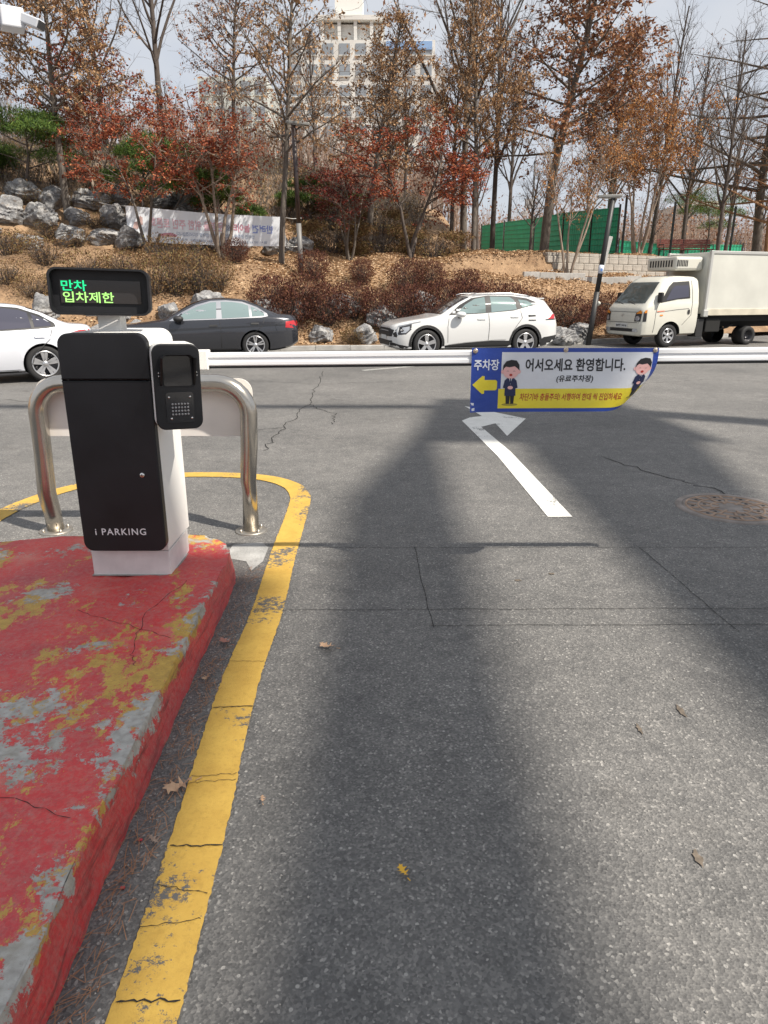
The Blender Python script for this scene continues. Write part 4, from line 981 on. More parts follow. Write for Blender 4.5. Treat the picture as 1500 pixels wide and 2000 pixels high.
# ---------------------------------------------------------------- refrigerated box truck
def box_truck(loc, rz, label):
    T = empty('box_truck', loc, rz, label=label, cat='truck'); L = 1.95; OFF = 2.6   # cab loft, nose at x = OFF
    cab = empty_part('cab', T, (OFF - L / 2, 0, 0))
    C = dict(zb=[(0, .36), (.1, .32), (1.95, .34)], zs=[(0, .80), (.08, 1.02), (.3, 1.16), (.8, 1.22), (1.95, 1.24)],
             zr=[(0, .86), (.05, 1.05), (.16, 1.20), (.45, 1.55), (.74, 1.86), (.95, 1.96), (1.3, 1.99), (1.8, 1.98), (1.95, 1.93)],
             wl=[(0, .66), (.08, .78), (.25, .81), (1.95, .81)], wm=[(0, .70), (.06, .80), (.22, .855), (1.95, .86)], ws=[(0, .66), (.06, .77), (.2, .83), (1.95, .845)], wr=[(0, .58), (.1, .68), (.5, .70), (.9, .69), (1.95, .70)])
    s = Shell(C, L, M_TW, cab, ((1.02, .33),), .40)
    s.patch('windscreen', [(-.68, 1.225), (.68, 1.225), (.66, 1.5), (.60, 1.80), (-.60, 1.80), (-.66, 1.5)], 'F', mat('screen_glass', (.10, .12, .12), .04, metal=.35, spec=.8), .006)
    s.patch('bumper_intake', [(-.62, .44), (.62, .44), (.60, .53), (-.60, .53)], 'F', M_TRIM, .006)
    s.patch('number_plate', rrect(-.26, .26, .55, .67, .012, 2), 'F', M_PLATE, .014)
    Pt, Ft = fit_text('80버 3416', -.23, .23, .572, .648, bold=.02)
    mb = MB(); mb.add([s.hit(p[0], p[1], 'F')[0] + Vector((.018, 0, 0)) for p in Pt], Ft); mb.build('lettering', M_VK, cab, recalc=False)
    Pe = ell(0, .90, .055, .038, 20); s.patch('emblem_ring', Pe + [(x * .78, .90 + (y - .90) * .74) for x, y in Pe][::-1] if False else Pe, 'F', M_ALLOY, .008)
    s.patch('emblem_field', ell(0, .90, .044, .029, 20), 'F', M_TW, .010)
    Pt, Ft = fit_text('H', -.022, .022, .880, .920, bold=.02, shear=.3); mb = MB(); mb.add([s.hit(p[0], p[1], 'F')[0] + Vector((.016, 0, 0)) for p in Pt], Ft); mb.build('emblem_letter', M_ALLOY, cab, recalc=False)
    s.line('panel_seam', [(-.70, .985), (.70, .985)], 'F', .012, M_SEAM); s.line('panel_seam', [(-.72, .70), (.72, .70)], 'F', .012, M_SEAM)
    for sg in (1, -1):
        s.patch('headlight', [(sg * .54, .73), (sg * .76, .73), (sg * .775, .98), (sg * .70, 1.04), (sg * .56, .96)], 'F', M_ALLOY_D, .008)
        s.patch('headlight_lens', ell(sg * .655, .815, .075, .07, 16), 'F', M_CLEAR_L, .014)
        s.patch('indicator', [(sg * .58, .93), (sg * .77, .95), (sg * .765, 1.0), (sg * .70, 1.03), (sg * .60, .97)], 'F', M_AMBER, .014)
        s.patch('fog_lamp', rrect(*((.50, .70) if sg > 0 else (-.70, -.50)), .44, .53, .02, 3), 'F', M_CLEAR_L, .012)
    for v in 'LR':
        s.patch('headlight', [(.07, .73), (.16, .73), (.17, 1.05), (.09, .99)], v, M_ALLOY_D, .008)
        s.patch('indicator', [(.10, .96), (.17, .97), (.17, 1.05), (.12, 1.03)], v, M_AMBER, .012)
        s.patch('window_surround', [(.62, 1.24), (.68, 1.36), (.90, 1.68), (1.05, 1.80), (1.62, 1.83), (1.64, 1.36), (1.2, 1.33)], v, M_TRIM, .005)
        s.patch('window', [(.78, 1.30), (.86, 1.42), (1.0, 1.62), (1.12, 1.70), (1.58, 1.72), (1.59, 1.40), (1.2, 1.36)], v, mat('lilac_glass', (.10, .10, .13), .06, metal=.5), .010)
        for pts in ([(.52, 1.20), (.46, .95), (.44, .42)], [(1.70, 1.85), (1.73, 1.3), (1.71, .9), (1.42, .62)], [(.50, .98), (1.2, 1.05), (1.62, 1.08)]): s.line('door_seam', pts, v, .012, M_SEAM)
        s.patch('side_marker', ell(.66, .90, .06, .022, 14), v, M_AMBER, .012); s.line('stripe', [(.50, 1.0), (.76, 1.015)], v, .03, mat('faded_red_stripe', (.62, .22, .14), .5), .008)
        s.patch('door_handle', ell(1.62, .985, .045, .075, 14), v, M_TRIM, .012)
        wheel(T, OFF - 1.02, .80 if v == 'L' else -.80, .33, .20, .20, 6, M_ALLOY, sw=.06)
        sg = 1 if v == 'L' else -1
        w2 = empty_part('wheel', T, (-1.45, sg * .80, .275))
        MB().lathe([(.15, sg * -.02), (.17, 0), (.26, sg * .003), (.275, sg * -.03), (.275, sg * -.38), (.24, sg * -.40)], 36, 'Y').build('tyre', M_TYRE, w2)
        MB().lathe([(0, sg * -.10), (.07, sg * -.10), (.08, sg * -.06), (.10, sg * -.12), (.15, sg * -.12), (.155, sg * -.01), (.165, sg * -.005)], 30, 'Y').build('rim', M_ALLOY_D, w2)
        # door mirror on an arm
        p, _ = s.hit(.60, 1.30, v)
        m1 = MB().box(p.x + .02, p.x + .10, p.y + sg * .07 - .09, p.y + sg * .07 + .09, 1.24, 1.52, bev=.025).build('mirror', M_TRIM, cab)
        MB().tube([(p.x - .02, p.y - sg * .01, 1.27), (p.x + .06, p.y + sg * .07, 1.27)], .02, 6).build('mirror_stalk', M_TRIM, m1)
    MB().tube([(.88, -.66, 1.17), (1.05, -.80, 1.20), (1.10, -.95, 1.20)], .010, 6).build('mirror_stalk', M_TRIM, cab)
    bm = bmesh.new(); bmesh.ops.create_icosphere(bm, subdivisions=2, radius=.09); bm.transform(Matrix.Translation((1.12, -1.0, 1.20)) @ Matrix.Diagonal((.6, 1.1, .8, 1))); MB().bm(bm, True).build('front_mirror', M_TW, cab)
    for y0, y1 in ((.45, .02), (-.05, -.50)):
        MB().tube([(.94, y0, 1.20), (.90, (y0 + y1) / 2, 1.235), (.845, y1, 1.27)], .011, 5).build('wiper', M_TRIM, cab)
    MB().box(-.70, .70, -.70, .70, .38, .70).build('underbody', M_UNDER, cab)
    # cargo box
    box = MB().box(-3.5, .42, -.87, .87, .92, 2.62, bev=.02).build('cargo_box', mat('box_white', (.56, .56, .51), .5, noise=.09, nscale=1.4), T)
    for x0, x1, y0, y1, z0, z1 in ((.36, .45, -.895, -.80, .88, 2.66), (.36, .45, .80, .895, .88, 2.66), (-3.52, .44, .835, .892, 2.57, 2.655), (-3.52, .44, -.892, -.835, 2.57, 2.655)):
        MB().box(x0, x1, y0, y1, z0, z1, bev=.012).build('corner_trim', mat('trim_alloy', (.50, .50, .48), .45, metal=.4), box)
    for sg in (1, -1): MB().box(-3.52, .44, sg * .875 - .018, sg * .875 + .018, .88, 1.06, bev=.006).build('skirt_rail', mat('cream_rail', (.56, .52, .42), .55, noise=.15, nscale=3), box)
    MB().box(.30, .47, .78, .91, .84, 1.04, bev=.02).build('corner_cap', mat('trim_alloy'), box)
    ref = MB().box(.44, 1.42, -.62, .62, 2.12, 2.50, bev=.07).build('cooling_unit', M_TW, T)
    for k in range(9): MB().box(1.415, 1.432, -.46 + k * .11, -.41 + k * .11, 2.22, 2.40, bev=.004).build('louvre', M_TRIM, ref)
    for k in range(7): MB().box(1.36 - k * .055 - .02, 1.36 - k * .055 + .012, .612, .628, 2.23, 2.40, bev=.003).build('louvre', M_TRIM, ref)
    MB().box(-3.4, 1.0, -.40, .40, .52, .70, bev=.01).build('chassis', M_UNDER, T)
    MB().box(-3.3, .9, -.75, .75, .70, .90).build('subframe', M_UNDER, T)
    MB().box(-.30, .25, .42, .80, .40, .80, bev=.03).build('tank', M_UNDER, T); MB().box(.35, .60, .50, .82, .28, .78, bev=.01).build('mudguard', M_TRIM, T)
    MB().tube([(-.2, .6, .42), (-.75, .62, .52), (-.95, .60, .60)], .03, 6).build('exhaust_pipe', M_UNDER, T)
    return T

cr = crossover((2.22, 19.3, 0), R(180 + 14), 'white crossover with black wheel arches parked along the far kerb'); cr.scale = (.98, .98, .98)
saloon('parked_car', (-4.78, 18.75, 0), R(180 + 12), 'dark graphite saloon with chrome window line parked behind the terminal', 'cars parked along the far kerb', M_CG, 4.94, 1.48, .86, 3.83, True)
saloon('passing_car', (-7.9, 13.3, 0), R(180 + 33), 'white saloon half out of view beside the guard rail', None, M_CWB, 4.53, 1.43, .86, 3.56, False)
tk = box_truck((9.98, 23.35, 0), R(180 + 20), 'cream white refrigerated box truck parked past the leaning pole'); tk.scale = (1.06, 1.06, 1.06)
# ------------------------------------------------------------------ vegetation
M_BARK = bark_material('bark_grey', (.075, .062, .052), (.19, .165, .14)); M_BARK_D = bark_material('bark_dark', (.045, .036, .032), (.13, .105, .09)); M_BARK_P = bark_material('bark_pale', (.16, .12, .09), (.36, .29, .23)); M_BARK_O = bark_material('bark_orange', (.20, .10, .05), (.40, .23, .12))
M_OAK = leaf_mat('oak_leaves', [(0, (.13, .07, .04)), (.35, (.25, .14, .07)), (.7, (.38, .225, .11)), (1, (.52, .35, .20))])
M_OAK2 = leaf_mat('oak_leaves_rust', [(0, (.12, .05, .032)), (.4, (.24, .105, .055)), (.75, (.34, .165, .08)), (1, (.46, .27, .15))])
M_RED = leaf_mat('maple_leaves_red', [(0, (.12, .028, .02)), (.4, (.27, .06, .034)), (.75, (.38, .11, .05)), (1, (.47, .20, .09))])
M_REDD = leaf_mat('maple_leaves_dark_red', [(0, (.06, .012, .015)), (.5, (.15, .025, .022)), (1, (.27, .06, .035))])
M_ORANGE = leaf_mat('maple_leaves_orange', [(0, (.19, .07, .03)), (.4, (.34, .14, .045)), (.75, (.45, .215, .07)), (1, (.52, .30, .12))])
M_NEEDLE = leaf_mat('pine_needles_green', [(0, (.03, .065, .016)), (.5, (.075, .14, .03)), (1, (.17, .25, .05))], transl=.15)
M_SHRUB = leaf_mat('shrub_leaves', [(0, (.035, .014, .014)), (.4, (.095, .032, .025)), (.8, (.16, .065, .04)), (1, (.26, .13, .065))])
M_BRUSH = leaf_mat('brush_leaves', [(0, (.075, .04, .022)), (.4, (.16, .09, .042)), (.75, (.25, .155, .07)), (1, (.20, .18, .065))])
M_LITTER = leaf_mat('leaf_litter', [(0, (.20, .11, .06)), (.3, (.36, .22, .12)), (.65, (.52, .35, .20)), (1, (.68, .52, .35))], transl=.1)
NR = np.random.default_rng(12)

def seg_mesh(name, segs, sides):
    """segs: list of (p0, p1, r0, r1) -> tapered prisms"""
    A = np.array([s[0] for s in segs], float); B = np.array([s[1] for s in segs], float); r0 = np.array([s[2] for s in segs])[:, None]; r1 = np.array([s[3] for s in segs])[:, None]
    T = B - A; T /= np.linalg.norm(T, axis=1, keepdims=True) + 1e-9
    ref = np.where(np.abs(T[:, 2:3]) < .9, np.array([[0, 0, 1.0]]), np.array([[1.0, 0, 0]]))
    U = np.cross(T, ref); U /= np.linalg.norm(U, axis=1, keepdims=True); W = np.cross(T, U)
    vs = []
    for k in range(sides):
        a = 2 * math.pi * k / sides; vs.append(A + (U * math.cos(a) + W * math.sin(a)) * r0)
    for k in range(sides):
        a = 2 * math.pi * k / sides; vs.append(B + (U * math.cos(a) + W * math.sin(a)) * r1)
    V = np.stack(vs, 1).reshape(-1, 3); n = len(segs); base = np.arange(n)[:, None] * (2 * sides)
    F = np.stack([np.concatenate([base + k, base + (k + 1) % sides, base + sides + (k + 1) % sides, base + sides + k], 1) for k in range(sides)], 1).reshape(-1, 4)
    return V, F

def branch(rng, p, d, length, r, k, wob, up, out):
    """a limb of k pieces; returns its points"""
    pts = [Vector(p)]; d = Vector(d).normalized()
    for i in range(k):
        d = (d + Vector((rng.gauss(0, wob), rng.gauss(0, wob), rng.gauss(0, wob) + up))).normalized()
        q = pts[-1] + d * (length / k); ra = r * (1 - .75 * i / k); rb = r * (1 - .75 * (i + 1) / k); out.append((tuple(pts[-1]), tuple(q), max(ra, .004), max(rb, .003))); pts.append(q)
    return pts
def at_path(pts, t):
    f = t * (len(pts) - 1); i = min(int(f), len(pts) - 2); return pts[i].lerp(pts[i + 1], f - i), (pts[i + 1] - pts[i]).normalized()
def side_dir(rng, axis, angle, az=None):
    o = axis.orthogonal().normalized(); o.rotate(Matrix.Rotation(rng.uniform(0, 6.283) if az is None else az, 3, axis)); return axis * math.cos(angle) + o * math.sin(angle)

def skeleton(style, seed):
    """unit-free tree, returns thick limbs, thin twigs, and points that carry leaves"""
    rng = random.Random(seed); big, thin, tips = [], [], []
    if style in ('oak', 'bare', 'larch'):
        H = 10.0; tr = branch(rng, (0, 0, -.3), (rng.gauss(0, .02), rng.gauss(0, .02), 1), H + .3, .13 if style != 'bare' else .15, 14, .022, .02, big)
        n1 = {'oak': 46, 'bare': 24, 'larch': 44}[style]
        for i in range(n1):
            t = (.36 if style == 'oak' else .30 if style == 'bare' else .22) + (.62 if style == 'oak' else .74 if style != 'bare' else .64) * (i + rng.random()) / n1
            p, ax = at_path(tr, t); h = 1 - t
            if style == 'oak': ang = R(82 - 40 * t + rng.gauss(0, 8)); ln = .5 + 3.6 * h ** .85 * rng.uniform(.7, 1.1); up = .0 if t < .5 else .05
            elif style == 'larch': ang = R(86 + rng.gauss(0, 7)); ln = .6 + 4.6 * h * rng.uniform(.6, 1.1); up = .03
            else: ang = R(46 + rng.gauss(0, 9) - 14 * t); ln = .8 + 5.6 * h ** .9 * rng.uniform(.6, 1.1); up = .07
            d = side_dir(rng, Vector((0, 0, 1)), ang, i * 2.4 + rng.gauss(0, .3)); b1 = branch(rng, p, d, ln, .012 + .012 * ln, 6, .09, up, big)
            n2 = int(ln * (4.2 if style == 'oak' else 3.6)) + 2
            for j in range(n2):
                q, a2 = at_path(b1, rng.uniform(.18, 1)); b2 = branch(rng, q, side_dir(rng, a2, R(rng.uniform(28, 62))), ln * rng.uniform(.16, .42) + .15, .010, 3, .14, .03 if style != 'oak' else -.02, thin); tips.append(b2)
                for _ in range(3 if style != 'larch' else 2):
                    q3, a3 = at_path(b2, rng.uniform(.2, 1)); tips.append(branch(rng, q3, side_dir(rng, a3, R(rng.uniform(25, 60))), rng.uniform(.2, .55), .0055, 2, .15, .03 if style == 'bare' else -.04, thin))
    elif style == 'maple':
        ns = rng.randint(3, 5)
        for s_ in range(ns):
            d = side_dir(rng, Vector((0, 0, 1)), R(rng.uniform(6, 19)), s_ * 6.28 / ns + rng.gauss(0, .3)); b0 = branch(rng, (rng.gauss(0, .05), rng.gauss(0, .05), -.2), d, 4.4 * rng.uniform(.8, 1.1), .062, 8, .07, .03, big)
            for i in range(9):
                t = .50 + .48 * (i + rng.random()) / 9; p, ax = at_path(b0, t); b1 = branch(rng, p, side_dir(rng, ax, R(rng.uniform(32, 62))), rng.uniform(.8, 1.9), .022, 5, .12, .03, big)
                for j in range(7):
                    q, a2 = at_path(b1, rng.uniform(.25, 1)); b2 = branch(rng, q, side_dir(rng, a2, R(rng.uniform(30, 65))), rng.uniform(.35, .9), .009, 3, .15, -.01, thin); tips.append(b2)
                    for _ in range(2): q3, a3 = at_path(b2, rng.uniform(.3, 1)); tips.append(branch(rng, q3, side_dir(rng, a3, R(rng.uniform(25, 60))), rng.uniform(.15, .4), .005, 2, .15, -.02, thin))
    return big, thin, tips

def leaf_quads(P, size, aspect, droop, rng):
    """P (N,3) -> folded diamond leaves"""
    n = len(P); d = rng.normal(size=(n, 3)); d[:, 2] -= droop; d /= np.linalg.norm(d, axis=1, keepdims=True)
    u = np.cross(d, rng.normal(size=(n, 3))); u /= np.linalg.norm(u, axis=1, keepdims=True) + 1e-9
    s = size * rng.uniform(.65, 1.25, (n, 1)); w = s * aspect; nrm = np.cross(d, u)
    V = np.stack([P, P + d * s * .5 + u * w * .5 + nrm * w * .18, P + d * s, P + d * s * .5 - u * w * .5 + nrm * w * .18], 1).reshape(-1, 3)
    return V, np.arange(4 * n).reshape(-1, 4)
def tip_points(tips, n, rng, spread, bias=0.0):
    sel = rng.permutation(len(tips))[:int(.5 * len(tips)) + 1]; tips = [tips[i] for i in sel]
    W = np.array([max(.05, sum((b - a).length for a, b in zip(t[:-1], t[1:]))) for t in tips]); idx = rng.choice(len(tips), n, p=W / W.sum()); out = np.empty((n, 3))
    for k, i in enumerate(idx):
        q, _ = at_path(tips[i], rng.uniform(.1, 1)); out[k] = q
    return out + rng.normal(size=(n, 3)) * spread

PROTO = {}
def tree_proto(key, style, seed, leaves=0, lsize=.15, aspect=.5, droop=.9):
    big, thin, tips = skeleton(style, seed); rng = np.random.default_rng(seed)
    v1, f1 = seg_mesh('t', big, 6); v2, f2 = seg_mesh('t', thin, 3)
    tm = np_mesh('trunk', v1, f1, True); bm_ = np_mesh('twigs', v2, f2, True)
    lm = None
    if leaves: lm = np_mesh('crown', *leaf_quads(tip_points(tips, leaves, rng, .05), lsize, aspect, droop, rng))
    PROTO[key] = (tm, bm_, lm)
tree_proto('oak0', 'oak', 1, 10500, .12, .5, 1.0); tree_proto('oak1', 'oak', 2, 9500, .12, .5, 1.0)
tree_proto('oakthin', 'oak', 3, 3200, .13, .5, .9)
tree_proto('maple0', 'maple', 4, 8000, .085, .6, .6); tree_proto('maple1', 'maple', 5, 7000, .085, .6, .6); tree_proto('maple2', 'maple', 6, 6000, .085, .6, .6); tree_proto('maple3', 'maple', 16, 2600, .085, .6, .6)
tree_proto('bare0', 'bare', 7); tree_proto('bare1', 'bare', 8); tree_proto('bare2', 'bare', 9, 500, .16, .5, .8); tree_proto('larch', 'larch', 10)
UNIT = {'oak': 10.0, 'bare': 10.0, 'larch': 10.0, 'maple': 5.2}
VARIANT = {}
def with_mat(me, m):
    """share one mesh datablock per (mesh, material)"""
    k = (me.name, m.name)
    if k not in VARIANT:
        c = me if len(me.materials) == 0 else me.copy()
        c.materials.clear(); c.materials.append(m); VARIANT[k] = c
    return VARIANT[k]
def tree(name, key, px, Y, top, label, leafm=None, bark=None, wide=1.0, rz=None, lean=(0, 0), group=None, base=None, X=None, cat='tree', zoff=0.0):
    """px = photo column of the foot, Y = distance, top = photo row of the tip"""
    X = row_x(px, Y, 3.0) if X is None else X; z = terrain(X, Y) + zoff; H = row_z(top, Y) - z
    st = key.rstrip('0123456789').replace('thin', ''); sc = H / UNIT[st]
    T = empty(name, (X, Y, z), random.uniform(0, 6.28) if rz is None else rz, label=label, cat=cat, group=group)
    T.rotation_euler = (lean[0], lean[1], T.rotation_euler.z); T.scale = (sc * wide, sc * wide, sc)
    tm, bm_, lm = PROTO[key]; bark = bark or M_BARK
    t = obj_from('trunk', with_mat(tm, bark), None, T); obj_from('twigs', with_mat(bm_, bark), None, t)
    if lm is not None and leafm is not None: obj_from('crown', with_mat(lm, leafm), None, T)
    return T

# --- oaks that keep their brown leaves
tree('oak_tree', 'oak0', 140, 25.5, -190, 'tall brown-leaved oak with grey trunk, leftmost, in front of the boulders', M_OAK, wide=1.15)
tree('oak_tree', 'oakthin', 548, 25.1, -160, 'slim oak with few brown leaves at the right end of the white banner', M_OAK, wide=.95)
tree('oak_tree', 'oak1', 722, 29.5, 35, 'conical tan-leaved oak in the middle, in front of the apartment block', M_OAK, wide=1.25)
tree('oak_tree', 'oak0', 925, 29.0, -40, 'tan-leaved oak with a straight trunk beside the green fence end', M_OAK, wide=.95)
tree('oak_tree', 'oak1', 1060, 33.0, -120, 'big rust-brown oak rising above the green fence', M_OAK2, wide=1.5)
tree('oak_tree', 'oak0', 1180, 36.0, 60, 'rust-brown oak behind the orange maple', M_OAK2, wide=1.1)
tree('oak_tree', 'oakthin', 470, 33.0, -120, 'thin oak with scattered brown leaves behind the banner', M_OAK2, wide=1.0, bark=M_BARK_D)
tree('oak_tree', 'oakthin', 1500, 33.0, 90, 'thin brown-leaved oak at the edge behind the bench', M_OAK2, wide=.9)
tree('oak_tree', 'oak1', -40, 27.0, -120, 'brown-leaved oak partly cut off by the picture edge', M_OAK, wide=1.1)
# --- maples
tree('maple_tree', 'maple1', 205, 26.5, 95, 'dark red maple above the boulders, left of the banner', M_RED, M_BARK_P, wide=1.3)
tree('maple_tree', 'maple0', 290, 24.9, 215, 'red maple standing in front of the left part of the banner', M_RED, M_BARK, wide=1.25)
tree('maple_tree', 'maple2', 430, 25.0, 200, 'rust-red maple in front of the middle of the banner', M_RED, M_BARK_P, wide=1.35)
tree('maple_tree', 'maple0', 800, 27.6, 225, 'full round red-orange maple in the middle of the slope', M_RED, M_BARK_D, wide=1.5)
tree('maple_tree', 'maple2', 680, 27.2, 318, 'low dark crimson maple with a thin stem, left of the red-orange maple', M_REDD, M_BARK, wide=1.35)
tree('maple_tree', 'maple1', 1245, 30.8, 165, 'bright orange maple with a pale trunk behind the truck', M_ORANGE, M_BARK_P, wide=.9)
tree('maple_tree', 'maple3', 1112, 27.2, 225, 'half-bare orange maple with pale stems in front of the green fence', M_ORANGE, M_BARK_P, wide=.8)
# --- bare trees
BT = 'bare trees on the slope'
for k, (px, Y, top, key, lab, bk, wd) in enumerate([
    (340, 34, -330, 'bare0', 'very tall bare tree with a forked dark trunk above the red maples', M_BARK_D, .9), (235, 36, -250, 'bare1', 'tall bare tree behind the left dark red maple', M_BARK_D, .8),
    (905, 31, -330, 'bare2', 'tall straight bare tree just left of the green fence end', M_BARK, .75), (880, 34, 40, 'bare1', 'mid-sized bare tree behind the red-orange maple', M_BARK_D, .8),
    (1035, 28.5, 330, 'bare1', 'small dark bare tree in front of the green fence', M_BARK_D, 1.5), (1400, 31, 60, 'bare0', 'bare tree with upswept branches right of the bench', M_BARK_D, .8),
    (1330, 40, 110, 'bare2', 'bare tree behind the bench', M_BARK_D, .9), (1265, 38, 20, 'bare1', 'tall thin bare tree behind the orange maple', M_BARK_D, .7), (620, 38, 60, 'bare2', 'bare tree below the apartment block, left of the middle oak', M_BARK_D, .9),
    (760, 40, 110, 'bare0', 'bare tree behind the middle oak', M_BARK_D, 1.0), (960, 36, -150, 'bare0', 'tall bare tree between the fence-end oak and the rust oak', M_BARK_D, .7)]):
    tree('bare_tree', key, px, Y, top, lab, M_OAK2, bk, wide=wd, group=BT)
tree('larch_tree', 'larch', 1475, 34.5, -160, 'bare conifer with level branches and thick grey trunk right of the bench', None, M_BARK, wide=1.3, group=BT)
tree('larch_tree', 'larch', 1497, 33.5, 20, 'bare conifer with orange lower trunk beyond the bench', None, M_BARK_O, wide=.9, group=BT)
# --- wood behind, on the crest
rng = random.Random(21)
for k in range(46):
    px = -60 + k * 35 + rng.uniform(-14, 14); Y = rng.uniform(42, 58)
    if px > 850 and k % 2: continue
    sec_ = 'above the boulder bank' if px < 330 else 'above the cloth banner' if px < 600 else 'behind the red-orange maple' if px < 900 else 'behind the tall green fence' if px < 1210 else 'behind the bench'
    top = {0: 130, 1: 200, 2: 260}[k % 3] + rng.uniform(-40, 40) + (40 if px > 1150 else 0) + (50 if 560 < px < 860 else 0)
    tree('wood_tree', ('bare0', 'bare1', 'bare2')[k % 3], px, Y, top, 'bare tree in the crest wood, ' + sec_, M_OAK2, M_BARK_D, wide=rng.uniform(.8, 1.2), group='bare trees of the crest wood ' + sec_)

segs = []; r2 = random.Random(333)
for _ in range(1200):
    px = r2.uniform(-80, 1560); Y = r2.uniform(44, 66) if px < 900 else r2.uniform(60, 74); X = row_x(px, Y, 6); z = terrain(X, Y); h = r2.uniform(2.5, 6.0) * (.75 if px < 900 else .8)
    for _k in range(9):
        a = r2.uniform(0, 6.28); t0 = r2.uniform(0, .55); l_ = h * (1 - t0); sp = r2.uniform(.1, .35) * l_
        segs.append(((X, Y, z - .1 + t0 * h), (X + math.cos(a) * sp, Y + math.sin(a) * sp, z + t0 * h + l_ * r2.uniform(.6, 1)), .022, .006))
obj_from('distant_woods', np_mesh('distant_woods', *seg_mesh('t', segs, 3), True), mat('twig_brown', (.27, .195, .155), .9), label='brown haze of bare twigs along the crest', cat='woods', kind='stuff')
V, F = leaf_quads(np.array([s[1] for s in segs]) + NR.normal(size=(len(segs), 3)) * .35, .26, .5, .5, NR)
obj_from('woods_foliage', np_mesh('woods_foliage', V, F), M_OAK2, label='withered brown leaves of the wood along the crest', cat='foliage', kind='stuff')

# --- clipped pines
def pine(px, Y, top, wide, label, seed):
    rng = random.Random(seed); nr = np.random.default_rng(seed); X = row_x(px, Y, 4); z = terrain(X, Y); H = row_z(top, Y) - z; T = empty('pine_tree', (X, Y, z), 0, label=label, cat='tree', group='clipped pines on the slope')
    segs = []; tr = branch(rng, (0, 0, -.2), (rng.gauss(0, .12), 0, 1), H * .95, .07, 7, .13, .05, segs); pads = [(tr[-1], wide * .42, H * .14)]
    for i in range(7):
        p, ax = at_path(tr, .42 + .5 * i / 7); b = branch(rng, p, side_dir(rng, Vector((0, 0, 1)), R(72), i * 2.3), wide * rng.uniform(.28, .55), .03, 4, .1, .03, segs); pads.append((b[-1], wide * rng.uniform(.26, .40), H * rng.uniform(.09, .13)))
    t = obj_from('trunk', np_mesh('trunk', *seg_mesh('t', segs, 6), True), M_BARK_D, T); P = []
    for c, rx, rz_ in pads:
        n = 900; q = nr.normal(size=(n, 3)); q /= np.linalg.norm(q, axis=1, keepdims=True); q *= nr.uniform(.55, 1.0, (n, 1)); q[:, 2] = np.abs(q[:, 2]) * 1.2 - .25; P.append(np.array(c) + q * np.array([rx, rx, rz_]))
    P = np.concatenate(P); V, F = leaf_quads(P, .15, .13, -1.0, nr); V2, F2 = leaf_quads(P, .14, .13, -.4, nr)
    obj_from('crown', np_mesh('crown', np.concatenate([V, V2]), np.concatenate([F, F2 + len(V)])), M_NEEDLE, T)
pine(62, 25.9, 212, 2.8, 'layered green pine, leftmost of the clipped pines', 31); pine(283, 26.4, 258, 2.2, 'bright green pine between the two left red maples', 32); pine(472, 26.7, 288, 2.1, 'green pine behind the rust-red maple', 33); pine(612, 30.5, 338, 1.7, 'small round green pine right of the lamp post', 34); pine(5, 27, 255, 1.8, 'green pine cut by the picture edge', 35)
pine(1372, 48, 355, 4.0, 'pale far pine beyond the bench', 36); pine(690, 36, 375, 1.2, 'small pine behind the dark crimson maple', 37)

# --- shrubs: twigs and small leaves
def shrub_proto(seed, n, box=False, lsize=.07):
    rng = random.Random(seed); nr = np.random.default_rng(seed); segs = []; tips = []
    for i in range(60):
        a = rng.uniform(0, 6.28); r = rng.random() ** .5 * .35; d = Vector((math.cos(a) * r * 2.0, math.sin(a) * r * 2.0, 1)); tips.append(branch(rng, (math.cos(a) * r * .4, math.sin(a) * r * .4, -.1), d, rng.uniform(.6, 1.0), .014, 4, .14, .0, segs))
        for _ in range(3): q, ax = at_path(tips[-1], rng.uniform(.3, .9)); branch(rng, q, side_dir(rng, ax, R(40)), rng.uniform(.2, .45), .006, 3, .15, .05, segs)
    q = nr.normal(size=(n, 3)); q /= np.linalg.norm(q, axis=1, keepdims=True)
    if box: q = np.sign(q) * np.abs(q) ** .45
    lump = 1 + .10 * np.sin(q[:, :1] * 6 + seed) * np.sin(q[:, 1:2] * 7 + seed * 2) + .08 * np.sin(q[:, 2:3] * 9 + seed)
    P = q * lump * (nr.uniform(.25, 1.0, (n, 1)) ** .4); P[:, 2] = P[:, 2] * .52 + .50; P = P * np.array([[1, 1, 1]])
    V, F = leaf_quads(P, lsize, .5, -.3, nr); return np_mesh('twigs', *seg_mesh('t', segs, 3), True), np_mesh('leaves', V, F)
SH = [shrub_proto(50 + i, 3200) for i in range(4)]; HEDGE = [shrub_proto(60 + i, 6500, True, .06) for i in range(2)]; BR = [shrub_proto(70 + i, 1300) for i in range(3)]
SHN = 0
def shrub(px, Y, r, h, label, m=None, proto=None, name='shrub', group='dark red shrubs along the bank', X=None, ry=None, rz=None):
    global SHN
    SHN += 1; X = row_x(px, Y, 1.5) if X is None else X; T = empty(name, (X, Y, terrain(X, Y) - .04), rz if rz is not None else SHN * 1.3, label=label, cat='hedge' if name == 'hedge' else 'shrub', group=group); T.scale = (r, ry or r, h)
    tw, lv = (proto or SH)[SHN % len(proto or SH)]; a = obj_from('stems', with_mat(tw, M_BARK_D), None, T); obj_from('leaves', with_mat(lv, m or M_SHRUB), None, T)
